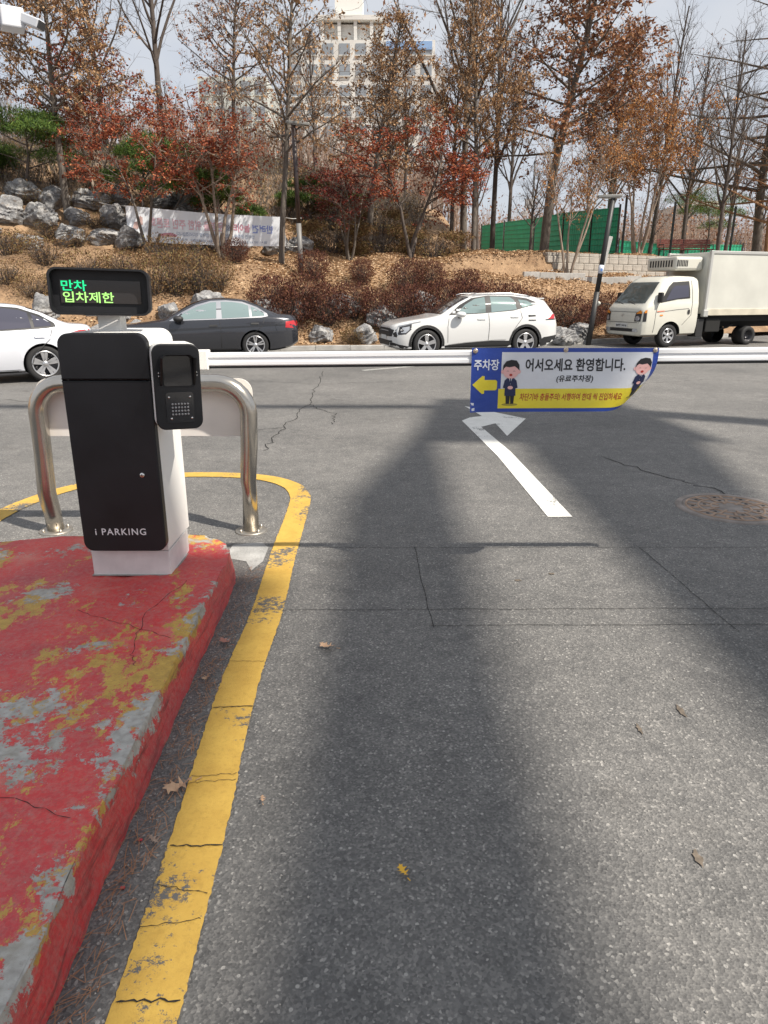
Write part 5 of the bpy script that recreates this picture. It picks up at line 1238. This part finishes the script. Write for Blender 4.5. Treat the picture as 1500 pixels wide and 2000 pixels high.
SLOPE = [(465, 24.6, .48, .8, 'round dark shrub on the slope below the right half of the banner'), (612, 24.4, .62, 1.0, 'large round dark shrub on the leaf slope, below the lamp post'), (706, 24.2, .45, .85, 'small round shrub on the leaf slope below the thin crimson maple'),
         (795, 23.8, .66, 1.1, 'tall round shrub on the slope, left of a touching pair'), (838, 24.0, .6, .95, 'shrub touching the tall round one on its right'), (910, 24.0, .56, 1.05, 'dark round shrub on the slope above the crossover roof'), (1112, 24.2, .85, 1.15, 'broad dark shrub between the crossover and the leaning pole'), (1185, 25.6, .6, .9, 'brown shrub just right of the leaning pole'), (1160, 24.9, .6, .8, 'low dark shrub right behind the leaning pole')]
for a in SLOPE: shrub(*a)
LOW = [(530, 21.9, .75, 1.25), (565, 21.7, .7, 1.2), (600, 22.2, .8, 1.25), (640, 22.0, .75, 1.2), (690, 22.3, .7, 1.1), (735, 22.2, .6, 1.15), (785, 22.4, .75, 1.2), (825, 22.6, .7, 1.15), (870, 22.8, .75, 1.3), (915, 23.0, .7, 1.35), (960, 23.3, .75, 1.3), (1000, 23.5, .7, 1.3), (1040, 23.7, .6, 1.15)]
ORD = ['first', 'second', 'third', 'fourth', 'fifth', 'sixth', 'seventh', 'eighth', 'ninth', 'tenth', 'eleventh', 'twelfth', 'thirteenth', 'fourteenth', 'fifteenth', 'sixteenth', 'seventeenth', 'eighteenth', 'nineteenth', 'twentieth', 'twenty-first', 'twenty-second']
for i, (px, Y, r, h) in enumerate(LOW): shrub(px, Y, r, h, 'dark red shrub hanging over the rock wall, %s from the dark saloon' % ORD[i])
for i, (px, Y, r, h) in enumerate([(300, 21.6, .8, 1.2), (345, 21.8, .8, 1.3), (390, 22.0, .8, 1.3), (425, 22.4, .7, 1.1), (330, 23.2, .8, .9), (385, 23.6, .8, .9), (70, 20.4, .7, .7), (130, 20.8, .7, .6), (20, 20.6, .7, .7), (250, 22.3, .8, .8), (180, 21.9, .8, .8), (100, 21.9, .9, .8), (30, 22.2, .9, .8)]):
    shrub(px, Y, r, h, 'tangled brown brushwood on the left bank, %s of its clumps' % ORD[i], M_BRUSH, BR, 'brushwood', 'brushwood on the left bank')
shrub(690, 21.35, .42, .55, 'small orange-brown shrub at the foot of the rock wall', M_BRUSH, SH, group=None)
for i, (px, Y) in enumerate([(15, 23.4), (60, 23.9), (110, 24.6), (165, 24.4), (30, 24.9), (90, 25.6), (200, 25.4), (140, 26.2), (225, 26.4), (330, 26.6), (400, 26.7)]):
    shrub(px, Y, .55, .55, 'low olive-brown brush between the boulders, %s of its clumps' % ORD[i], M_BRUSH, BR, 'brushwood', 'brush between the boulders')
# hedges at the head of the leaf slope
for i, (px, Y, rx, ry, h) in enumerate([(650, 28.4, 1.5, .6, 1.15), (745, 28.5, 1.5, .6, 1.1), (845, 28.8, 1.5, .6, 1.1)]):
    shrub(px, Y, rx, h, 'clipped brown hedge along the top of the leaf slope, %s from the lamp post' % ORD[i], M_BRUSH, HEDGE, 'hedge', 'clipped hedges above the leaf slope', ry=ry, rz=.1)
for i, (px, Y, rx, ry, h) in enumerate([(655, 31.5, 1.3, .6, 1.1), (740, 32.0, 1.2, .6, 1.1)]):
    shrub(px, Y, rx, h, 'brown hedge on the upper terrace, %s from the lamp post' % ORD[i], M_BRUSH, HEDGE, 'hedge', 'clipped hedges above the leaf slope', ry=ry, rz=.1)

# --- leaf litter and undergrowth as masses
def scatter(n, x0, x1, d0, d1, rng, keep=lambda X, d: 1.0):
    out = []
    while len(out) < n:
        X = rng.uniform(x0, x1); d = rng.uniform(d0, d1)
        if rng.random() > keep(X, d): continue
        Y = KERB_Y(X) + d; out.append((X, Y, terrain(X, Y)))
    return np.array(out)
nr = np.random.default_rng(77); r_ = random.Random(78)
P = scatter(85000, -9, 12, .35, 11, r_, lambda X, d: (1.0 if X > -4 else .45) * (1 if d < 8 else .6)); P[:, 2] += nr.uniform(.0, .045, len(P))
V, F = leaf_quads(P, .105, .62, 0.0, nr); 
D = V.reshape(-1, 4, 3); D[:, :, 2] = P[:, None, 2] + (D[:, :, 2] - P[:, None, 2]) * .4
obj_from('leaf_litter', np_mesh('leaf_litter', D.reshape(-1, 3), F), M_LITTER, label='carpet of fallen tan leaves covering the slope', cat='leaves', kind='stuff')
P = scatter(3500, -20, 1.8, 8.5, 30, r_); segs = []
for x, y, z in P:
    for _ in range(7):
        a = r_.uniform(0, 6.28); l_ = r_.uniform(.3, .95); segs.append(((x, y, z - .05), (x + math.cos(a) * l_ * .5, y + math.sin(a) * l_ * .5, z + l_), .009, .003))
tips_ = [[Vector(s[0]), Vector(s[1])] for s in segs]
obj_from('undergrowth', np_mesh('undergrowth', *seg_mesh('t', segs, 3), True), M_BARK, label='dry twiggy undergrowth covering the upper hillside', cat='undergrowth', kind='stuff')
V, F = leaf_quads(tip_points(tips_, 30000, nr, .08), .11, .5, .0, nr)
obj_from('undergrowth_foliage', np_mesh('undergrowth_foliage', V, F), M_BRUSH, label='brown leaves clinging to the undergrowth of the hillside', cat='foliage', kind='stuff')

# ------------------------------------------------------------------ boulders
ROCKS = []
for i in range(6):
    bm = bmesh.new(); bmesh.ops.create_icosphere(bm, subdivisions=4, radius=1); g = random.Random(90 + i)
    planes = [(Vector((g.gauss(0, 1), g.gauss(0, 1), g.gauss(0, .8))).normalized(), g.uniform(.5, .8)) for _ in range(16)]
    for v in bm.verts:
        d = v.co.normalized(); r = 1.0
        for nrm, h in planes:
            c = d.dot(nrm)
            if c > .05: r = min(r, h / c)
        f = .05 * math.sin(d.x * 7 + i) * math.sin(d.y * 8 + i * 2) + .035 * math.sin(d.z * 15 + d.x * 11 + i) + .02 * math.sin(d.y * 27 + d.z * 23)
        v.co = d * (r + f)
    for f_ in bm.faces: f_.smooth = True
    me = bpy.data.meshes.new('boulder'); bm.to_mesh(me); bm.free(); me.set_sharp_from_angle(angle=R(24)); me.materials.append(M_ROCK); ROCKS.append(me)
g = random.Random(99); RK = 0
def rock(X, Y, s, label, group, sink=.25, zs=.75):
    global RK
    RK += 1; o = obj_from('boulder', ROCKS[RK % 6], None, None, (X, Y, terrain(X, Y) + s * (zs - sink - .25)), g.uniform(0, 6.28), (s * g.uniform(.85, 1.3), s * g.uniform(.8, 1.1), s * zs * g.uniform(.85, 1.15)), label=label, cat='boulder', group=group)
    o.rotation_euler = (g.uniform(-.25, .25), g.uniform(-.25, .25), g.uniform(0, 6.28))
# rows: (name of row, distance beyond the kerb, X range, step, size)
ROWS = [('bottom row of the low kerbside rock wall', .62, -14.5, 5.6, 1.12, .55), ('upper row of the low kerbside rock wall', 1.35, -14.2, 5.3, 1.3, .60),
        ('bottom row of the high boulder bank', 6.9, -13.5, -2.4, 1.0, .60), ('middle row of the high boulder bank', 7.8, -13.2, -4.9, 1.0, .64), ('top row of the high boulder bank', 8.8, -13.6, -6.4, 1.05, .66)]
for nm, d, x0, x1, st, s in ROWS:
    X = x0; k = 0
    while X < x1 and k < len(ORD):
        Xj = X + g.uniform(-.2, .2); rock(Xj, KERB_Y(Xj) + d + g.uniform(-.15, .15), s * g.uniform(.8, 1.2), 'grey boulder, %s from the left, %s' % (ORD[k], nm), 'boulders of the bank'); X += st * g.uniform(.85, 1.15); k += 1
rock(row_x(1098, 23.0), 22.9, .52, 'streaked grey boulder right behind the crossover tail', None); rock(row_x(1128, 23.5), 23.55, .42, 'upright pale boulder at the foot of the leaning pole', None, zs=1.1)
# ------------------------------------------------------------------ street furniture on the slope
M_POLE_B = mat('brown_pole', (.035, .022, .02), .4, coat=.3); M_POLE_D = mat('dark_pole', (.030, .030, .031), .5); M_POLE_G = mat('pole_grey', (.16, .155, .15), .5)
def lamp_post(px, Y, top, lean, label, head_dir, two_tone):
    X = row_x(px, Y, 2.5); z = terrain(X, Y); H = row_z(top, Y) - z; T = empty('lamp_post', (X, Y, z), 0, label=label, cat='street lamp'); T.rotation_euler = (0, lean, 0)
    MB().tube([(0, 0, -.2), (0, 0, H * .35)], .085, 14).build('lower_pole', M_POLE_G if two_tone else M_POLE_D, T); MB().tube([(0, 0, H * .35), (0, 0, H)], .075, 14).build('upper_pole', M_POLE_B if two_tone else M_POLE_D, T)
    s = head_dir; h = MB().prism([(s * .05, -.09), (s * .25, -.12), (s * .75, -.11), (s * .80, 0), (s * .75, .11), (s * .25, .12), (s * .05, .09)], H - .10, H - .02, Matrix.Translation((0, 0, 0)) @ Matrix.Rotation(s * R(-7), 4, 'Y'), bev=.015).build('lamp_head', mat('lamp_grey', (.22, .22, .21), .45), T)
    MB().box(s * .2 if s > 0 else s * .72, s * .72 if s > 0 else s * .2, -.08, .08, H - .118, H - .104, Matrix.Rotation(s * R(-7), 4, 'Y')).build('lamp_lens', mat('lamp_lens', (.5, .5, .48), .3), h)
    return T, X, Y, z, H
LP1 = lamp_post(588, 24.6, 238, R(-1.2), 'brown lamp post at the right end of the white banner', -1, True)
LP2 = lamp_post(1163, 22.9, 380, R(5.0), 'leaning dark lamp post between the crossover and the truck', 1, False)
T = LP2[0]; H = LP2[4]
MB().tube([(0, 0, 2.05), (0, 0, 2.30)], .0785, 14).build('sticker_band', mat('sticker_white', (.62, .66, .74), .5), T)
MB().box(-.03, .03, -.0825, -.0795, 2.12, 2.20).build('sticker_mark', mat('sticker_blue', (.10, .22, .55), .5), T)
sg_ = empty('white_board', (row_x(1181, 26.9, 3.0), 26.9, row_z(522, 26.9) + .35), 0, label='narrow white board leaning at the fence foot behind the dark lamp post', cat='board')
MB().box(-.11, .11, -.02, .02, -.45, .72, Matrix.Rotation(R(11), 4, 'Y'), bev=.006).build('panel', mat('pale_board', (.52, .52, .50), .6, noise=.08), sg_); MB().box(-.03, .03, .022, .05, -.55, .6, Matrix.Rotation(R(11), 4, 'Y')).build('batten', M_POLE_G, sg_)

# cloth banner seen from its back, tied between trees
B0 = Vector((row_x(247, 25.2, 4), 25.2, row_z(401, 25.2))); B1 = Vector((row_x(556, 25.5, 4), 25.5, row_z(424, 25.5))); hgt0, hgt1 = row_z(401, 25.2) - row_z(470, 25.2), row_z(424, 25.5) - row_z(481, 25.5)
cb = empty('cloth_banner', B0, 0, label='long pale blue cloth banner with mirrored Korean lettering tied between trees', cat='banner')
def cpos(a, b, lift=0.0):
    """a, b in 0..1 across and down"""
    p = (B1 - B0) * a; h = hgt0 + (hgt1 - hgt0) * a; return (p.x, p.y + .05 * math.sin(a * 9) * b - lift, p.z - h * b - .05 * math.sin(a * math.pi))
P, F = cdt([(0, 0), (1, 0), (1, 1), (0, 1)], .04); flat_obj('cloth', P, F, cpos, mat('pale_cloth', (.84, .88, .93), .8), cb); flat_obj('hem', *cdt([(.972, .0), (1, 0), (1, 1), (.972, 1)], .1), lambda x, y: cpos(x, y, .006), mat('white_cloth', (.72, .73, .74), .8), cb)
M_PB = mat('faded_blue_print', (.28, .36, .70), .8); M_PR = mat('faded_red_print', (.70, .36, .44), .8); M_PG = mat('faded_grey_print', (.30, .36, .48), .8); M_PP = mat('faded_pink_print', (.76, .52, .58), .8)
def cprint(body, x0, x1, y0, y1, m, **kw):
    P, F = fit_text(body, 0, 1, 0, 1, **kw); flat_obj('lettering', [(x1 + (x0 - x1) * p[0], y1 + (y0 - y1) * p[1]) for p in P], F, lambda x, y: cpos(x, y, .008), m, cb)
cprint('반려견', .79, .92, .30, .58, M_PB, bold=.03); cprint('놀이터', .66, .775, .28, .56, M_PR, bold=.03); cprint('의', .625, .65, .33, .56, M_PG, bold=.02); cprint('운영을 위한 주민 토론회', .145, .61, .26, .56, M_PP, bold=.03)
cprint('반려견 문화에 관심있는 구민의 참여를 기다리겠습니다.', .30, .80, .63, .76, M_PG, bold=.01); cprint('일시: 07.11.22.(금) 10:30   장소: 대회의실(5층)   주최/주관:', .27, .88, .83, .93, M_PG, bold=.01)
flat_obj('print_shape', *cdt([(.20, .80), (.30, .80), (.31, .74), (.27, .68), (.23, .70), (.19, .75)], .05), lambda x, y: cpos(x, y, .008), mat('faded_red_mark', (.62, .30, .36), .8), cb); flat_obj('print_shape', *cdt([(.035, .62), (.045, .45), (.07, .42), (.085, .25), (.10, .30), (.098, .50), (.075, .55), (.06, .66)], .05), lambda x, y: cpos(x, y, .008), mat('faded_orange_mark', (.66, .46, .42), .8), cb)
for (q, e) in ((Vector(cpos(0, .02)), Vector((-.9, .1, .12))), (Vector(cpos(0, .98)), Vector((-.9, .1, .15))), (Vector(cpos(1, .02)), Vector((.55, .15, .0))), (Vector(cpos(1, .98)), Vector((.55, .15, .0)))):
    MB().tube([q, q + e * .5 + Vector((0, 0, -.03)), q + e], .012, 5).build('tie_rope', mat('white_rope', (.6, .6, .58), .8), cb)

# ------------------------------------------------------------------ green fence, bench, block wall on the right terrace
M_GREEN = mat('green_sheet', (.03, .42, .24), .6, noise=.12, nscale=2); M_POST = mat('fence_post', (.018, .020, .020), .5); M_WIRE = mat('fence_wire', (.012, .10, .06), .5)
def ground_at(X, Y): return terrain(X, Y)
def fence(pts, h, label, cols, wires):
    """run of posts with sheeted panels between neighbouring points"""
    X0, Y0 = pts[0]; T = empty('green_fence', (X0, Y0, ground_at(X0, Y0)), 0, label=label, cat='fence'); o = Vector((X0, Y0, ground_at(X0, Y0)))
    for i, (x, y) in enumerate(pts):
        p = Vector((x, y, ground_at(x, y))) - o; MB().box(p.x - .035, p.x + .035, p.y - .035, p.y + .035, p.z - .1, p.z + h + .12).build('post', M_POST, T)
        if i:
            q = Vector((pts[i - 1][0], pts[i - 1][1], ground_at(*pts[i - 1]))) - o; d = (p - q); n = Vector((d.y, -d.x, 0)).normalized(); N = max(8, int(d.length / .11)); vs = []
            for k in range(N + 1):          # folded sheet
                t = .02 + .96 * k / N; b = q + d * t + n * (.012 if k % 2 else -.012); vs += [b + Vector((0, 0, -.45)), b + Vector((0, 0, h))]
            pan = MB().add(vs, [(2 * k, 2 * k + 2, 2 * k + 3, 2 * k + 1) for k in range(N)]).build('panel', M_GREEN, T)
            mb = MB()
            for k in range(wires):
                z = .1 + (h - .15) * k / (wires - 1); mb.tube([q + d * .01 + n * .035 + Vector((0, 0, z)), q + d * .99 + n * .035 + Vector((0, 0, z))], .011, 4)
            mb.build('wires', M_WIRE, pan)
    return T
fence([(row_x(938, 56, 4), 56.0), (row_x(982, 50, 4), 50), (row_x(1040, 43, 3.6), 43.0), (row_x(1096, 38.0, 3.5), 38.0), (row_x(1150, 35.0, 3.3), 35.0), (row_x(1203, 33, 3.3), 33)], 2.15, 'tall green sheeted fence receding from the leaning lamp post', 1, 9)
fence([(row_x(1204, 50, 3.2), 50.0), (row_x(1285, 50, 3.2), 50.2), (row_x(1370, 50, 3.2), 50.4), (row_x(1453, 50, 3.2), 50.6)], 1.25, 'low green fence far behind the bench', 1, 4)
wf_ = empty('wire_fence', (row_x(1203, 27.0, 3.2), 27.0, 3.0), 0, label='open wire fence with tall black posts in front of the bench', cat='fence'); o0 = Vector(wf_.location); prev = None
for px, Y in ((1214, 31.0), (1308, 32.0), (1424, 33.6), (1540, 37.0)):
    X = row_x(px, Y, 3.2); p = Vector((X, Y, terrain(X, Y))) - o0; MB().box(p.x - .04, p.x + .04, p.y - .04, p.y + .04, p.z - .2, p.z + 2.3, bev=.006).build('post', M_POST, wf_)
    if prev is not None:
        mb = MB()
        for k in range(15): z = .08 + k * .14; mb.tube([prev + Vector((0, 0, z)), p + Vector((0, 0, z))], .0022, 3)
        for k in range(1, 60): t = k / 60; q = prev.lerp(p, t); mb.tube([q + Vector((0, 0, .05)), q + Vector((0, 0, 2.05))], .0015, 3)
        mb.build('wire_mesh', M_POST, wf_)
    prev = p
bx_, by_ = row_x(1338, 33.6, 3.3), 33.6
bench = empty('park_bench', (bx_, by_, terrain(bx_, by_)), R(4), label='park bench with maroon slatted back on the right terrace', cat='bench')
M_SLAT = mat('maroon_slat', (.20, .055, .04), .5, noise=.15, nscale=6); M_BLK = mat('bench_black', (.015, .015, .016), .5)
for k in range(5): MB().box(-1.25, 1.25, -.02, .02, .50 + k * .075, .565 + k * .075, Matrix.Translation((0, .22 + k * .02, 0)), bev=.006).build('back_slat', M_SLAT, bench)
for k in range(5): MB().box(-1.25, 1.25, -.24 + k * .085, -.17 + k * .085, .40, .435, bev=.006).build('seat_slat', M_SLAT, bench)
for x in (-1.1, .0, 1.1):
    MB().tube([(x, -.26, 0), (x, -.22, .40), (x, .20, .40), (x, .30, .88)], .024, 6).build('frame', M_BLK, bench); MB().tube([(x, .20, .40), (x, .26, 0)], .024, 6).build('leg', M_BLK, bench)
for x in (-1.15, 1.15): MB().tube([(x, -.26, .38), (x, -.28, .60), (x, .24, .62)], .02, 6).build('armrest', M_BLK, bench)
# retaining wall of split-face blocks
M_BLOCK = mat('split_block', (.36, .33, .29), .9, noise=.2, nscale=4, bump=.7, bscale=14)
wall = empty('block_wall', (6.0, 28.4, 2.2), 0, label='low retaining wall of beige concrete blocks below the bench', cat='wall'); wo = Vector(wall.location); WX = [6.2 + .46 * k for k in range(24)]
blk = MB().box(-.225, .225, -.15, .15, 0, .24, bev=.03).mesh('block'); blk.materials.append(M_BLOCK)
def wy(x): return KERB_Y(x) + 4.25
for row in range(4):
    for k, x in enumerate(WX):
        xx = x + (.23 if row % 2 else 0); 
        if row == 3: xx = x
        o = bpy.data.objects.new('block' if row < 3 else 'cap_block', blk); link(o, wall); a = math.atan2(wy(xx + .2) - wy(xx - .2), .4); o.location = (xx - wo.x, wy(xx) + .05 * row - wo.y, 2.18 + row * .245 - wo.z); o.rotation_euler = (0, 0, a); o.scale = (1.09 / math.cos(a) * .92, 1, 1 if row < 3 else .5)
# kerb edging of the path that runs down to the road
ed = empty('path_edging', (5.3, 27.6, 2.0), 0, label='pale concrete edging of the path beside the block wall', cat='edging'); q0 = Vector(ed.location)
for k in range(9):
    x = 5.2 + k * .62; y = KERB_Y(x) + 3.3 - .05 * k; z = terrain(x, y); MB().box(-.3, .3, -.08, .08, -.1, .16, Matrix.Translation((x - q0.x, y - q0.y, z - q0.z + .02)) @ Matrix.Rotation(R(14), 4, 'Z'), bev=.012).build('edging_stone', M_CONC, ed)
# grey control box with camera by the fence
cbx = empty('control_box', (row_x(1035, 31, 3.3), 31.0, terrain(row_x(1035, 31, 3.3), 31.0)), 0, label='slim pole with small white camera boxes at the green fence', cat='pole')
MB().tube([(0, 0, -.1), (0, 0, 3.6)], .04, 8).build('pole', M_POLE_G, cbx); MB().box(-.30, .0, -.12, .12, 1.85, 2.2, bev=.01).build('camera_box', mat('white_box', (.6, .6, .6), .5), cbx); MB().box(-.42, -.2, -.08, .08, 1.55, 1.75, bev=.01).build('camera_box', mat('white_box'), cbx)

# ------------------------------------------------------------------ surveillance camera on a mast beside the road, top left
cc = empty('surveillance_camera', (-4.9, 7.6, 0), 0, label='white twin surveillance camera on a mast arm at the top left corner', cat='camera'); M_CC = mat('camera_white', (.62, .64, .68), .4)
MB().tube([(-.6, 0, 0), (-.6, 0, 5.4)], .07, 12).build('mast', M_POLE_G, cc)
zc = row_z(42, 7.6)
MB().tube([(-.6, 0, zc - .25), (.35, 0, zc - .12), (.75, 0, zc - .08)], .035, 8).build('mast_arm', mat('arm_grey', (.40, .40, .40), .45, metal=.3), cc)
xh = row_x(24, 7.6, zc) + 4.9
MB().box(xh - .10, xh + .10, -.10, .10, zc - .07, zc + .10, Matrix.Translation((xh, 0, zc)) @ Matrix.Rotation(R(30), 4, 'Z') @ Matrix.Translation((-xh, 0, -zc)), bev=.012).build('housing', M_CC, cc)
for sg, dx, tilt in ((1, .20, 24), (-1, -.14, 14)):
    Mx = Matrix.Translation((xh + dx, -.05, zc - .02)) @ Matrix.Rotation(R(tilt) * sg, 4, 'Y') @ Matrix.Rotation(R(-25 * sg), 4, 'Z')
    b_ = MB().box(-.13, .13, -.045, .045, -.04, .045, Mx, bev=.012).build('camera_barrel', M_CC, cc); MB().box(.131 * sg - .012, .131 * sg + .012, -.036, .036, -.032, .036, Mx).build('lens', M_LENS, b_)

# ------------------------------------------------------------------ buildings beyond the hill
def block_building(name, px0, px1, Y, top, label, wallm, floors, bays, glass, zbase=2.0):
    x0, x1 = row_x(px0, Y, row_z(top, Y)), row_x(px1, Y, row_z(top, Y)); zt = row_z(top, Y); T = empty(name, ((x0 + x1) / 2, Y, zbase), 0, label=label, cat='building'); w = (x1 - x0) / 2; h = zt - zbase
    MB().box(-w, w, 0, 12, 0, h).build('wall', wallm, T); me = None; st = h / floors; bw = 2 * w / bays
    for f in range(max(0, floors - 8), floors):
        for b in range(bays):
            if me is None:
                me = MB().box(-bw * .32, bw * .32, -.10, .05, 0, st * .55).mesh('window'); me.materials.append(glass); sm = MB().box(-bw * .36, bw * .36, -.22, -.005, -.12, -.01).mesh('sill'); sm.materials.append(wallm)
            o = bpy.data.objects.new('window', me); link(o, T); o.location = (-w + bw * (b + .5), 0, f * st + st * .28); s_ = bpy.data.objects.new('sill', sm); link(s_, o)
    return T, w, h
M_BW = mat('painted_concrete', (.60, .60, .58), .85, noise=.12, nscale=.25); M_BWIN = mat('far_window', (.27, .30, .33), .3, metal=.2)
T, w, h = block_building('apartment_block', 560, 850, 120, 78, 'grey apartment block with stepped rooftop behind the trees', M_BW, 13, 9, M_BWIN)
MB().box(-w * .55, w * .30, 2, 9, h, h + 2.6).build('roof_storey', M_BW, T)
for x in (-.55, -.32, -.1, .12): MB().box(w * x, w * x + .5, 1.2, 1.9, h, h + 2.9).build('roof_pier', M_BW, T)
MB().box(-w * .6, w * .32, .9, 9.4, h + 2.9, h + 3.5).build('roof_slab', M_BW, T); tw_ = MB().box(-w * .36, w * .02, 3, 8, h + 3.5, h + 7.2).build('lift_tower', mat('pale_tower', (.70, .70, .67), .85), T)
MB().tube([(-w * .2, 5, h + 7.2), (-w * .2, 5, h + 10.5)], .12, 6).build('antenna', M_POLE_G, tw_); MB().tube([(-w * .05, 5, h + 7.2), (-w * .05, 5, h + 9.3)], .25, 6).build('antenna', M_POLE_G, tw_)
MB().box(w * .34, w * .96, -.25, .2, h - 1.3, h - .2).build('blue_sign_band', mat('blue_band', (.22, .36, .60), .6), T)
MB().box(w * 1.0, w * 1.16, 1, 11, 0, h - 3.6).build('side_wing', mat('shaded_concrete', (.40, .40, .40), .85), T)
block_building('office_building', 385, 520, 105, 150, 'pale greenish building glimpsed behind the left bare trees', mat('pale_green_wall', (.50, .54, .52), .8), 9, 5, M_BWIN)
block_building('far_tower', 828, 846, 160, 372, 'narrow white tower seen under the red-orange maple', mat('far_white', (.62, .64, .66), .8), 10, 2, M_BWIN, 0.0)
block_building('small_house', 1352, 1420, 95, 392, 'small pale house behind the bench', mat('far_cream', (.50, .48, .45), .8), 3, 4, M_BWIN, 0.0)
# far mountain ridge
vs, fs = [], []
for i in range(81):
    x = -900 + i * 22.5; zt = 95 + 45 * math.sin(i * .35) + 22 * math.sin(i * .9 + 1) + 8 * math.sin(i * 2.3); vs += [(x, 1300 + 60 * math.sin(i * .5), -5), (x, 1500, zt)]
    if i: fs.append((2 * i - 2, 2 * i, 2 * i + 1, 2 * i - 1))
MB().add(vs, fs).build('mountains', mat('far_mountain', (.20, .27, .36), .95, noise=.15, nscale=.02), kind='structure')
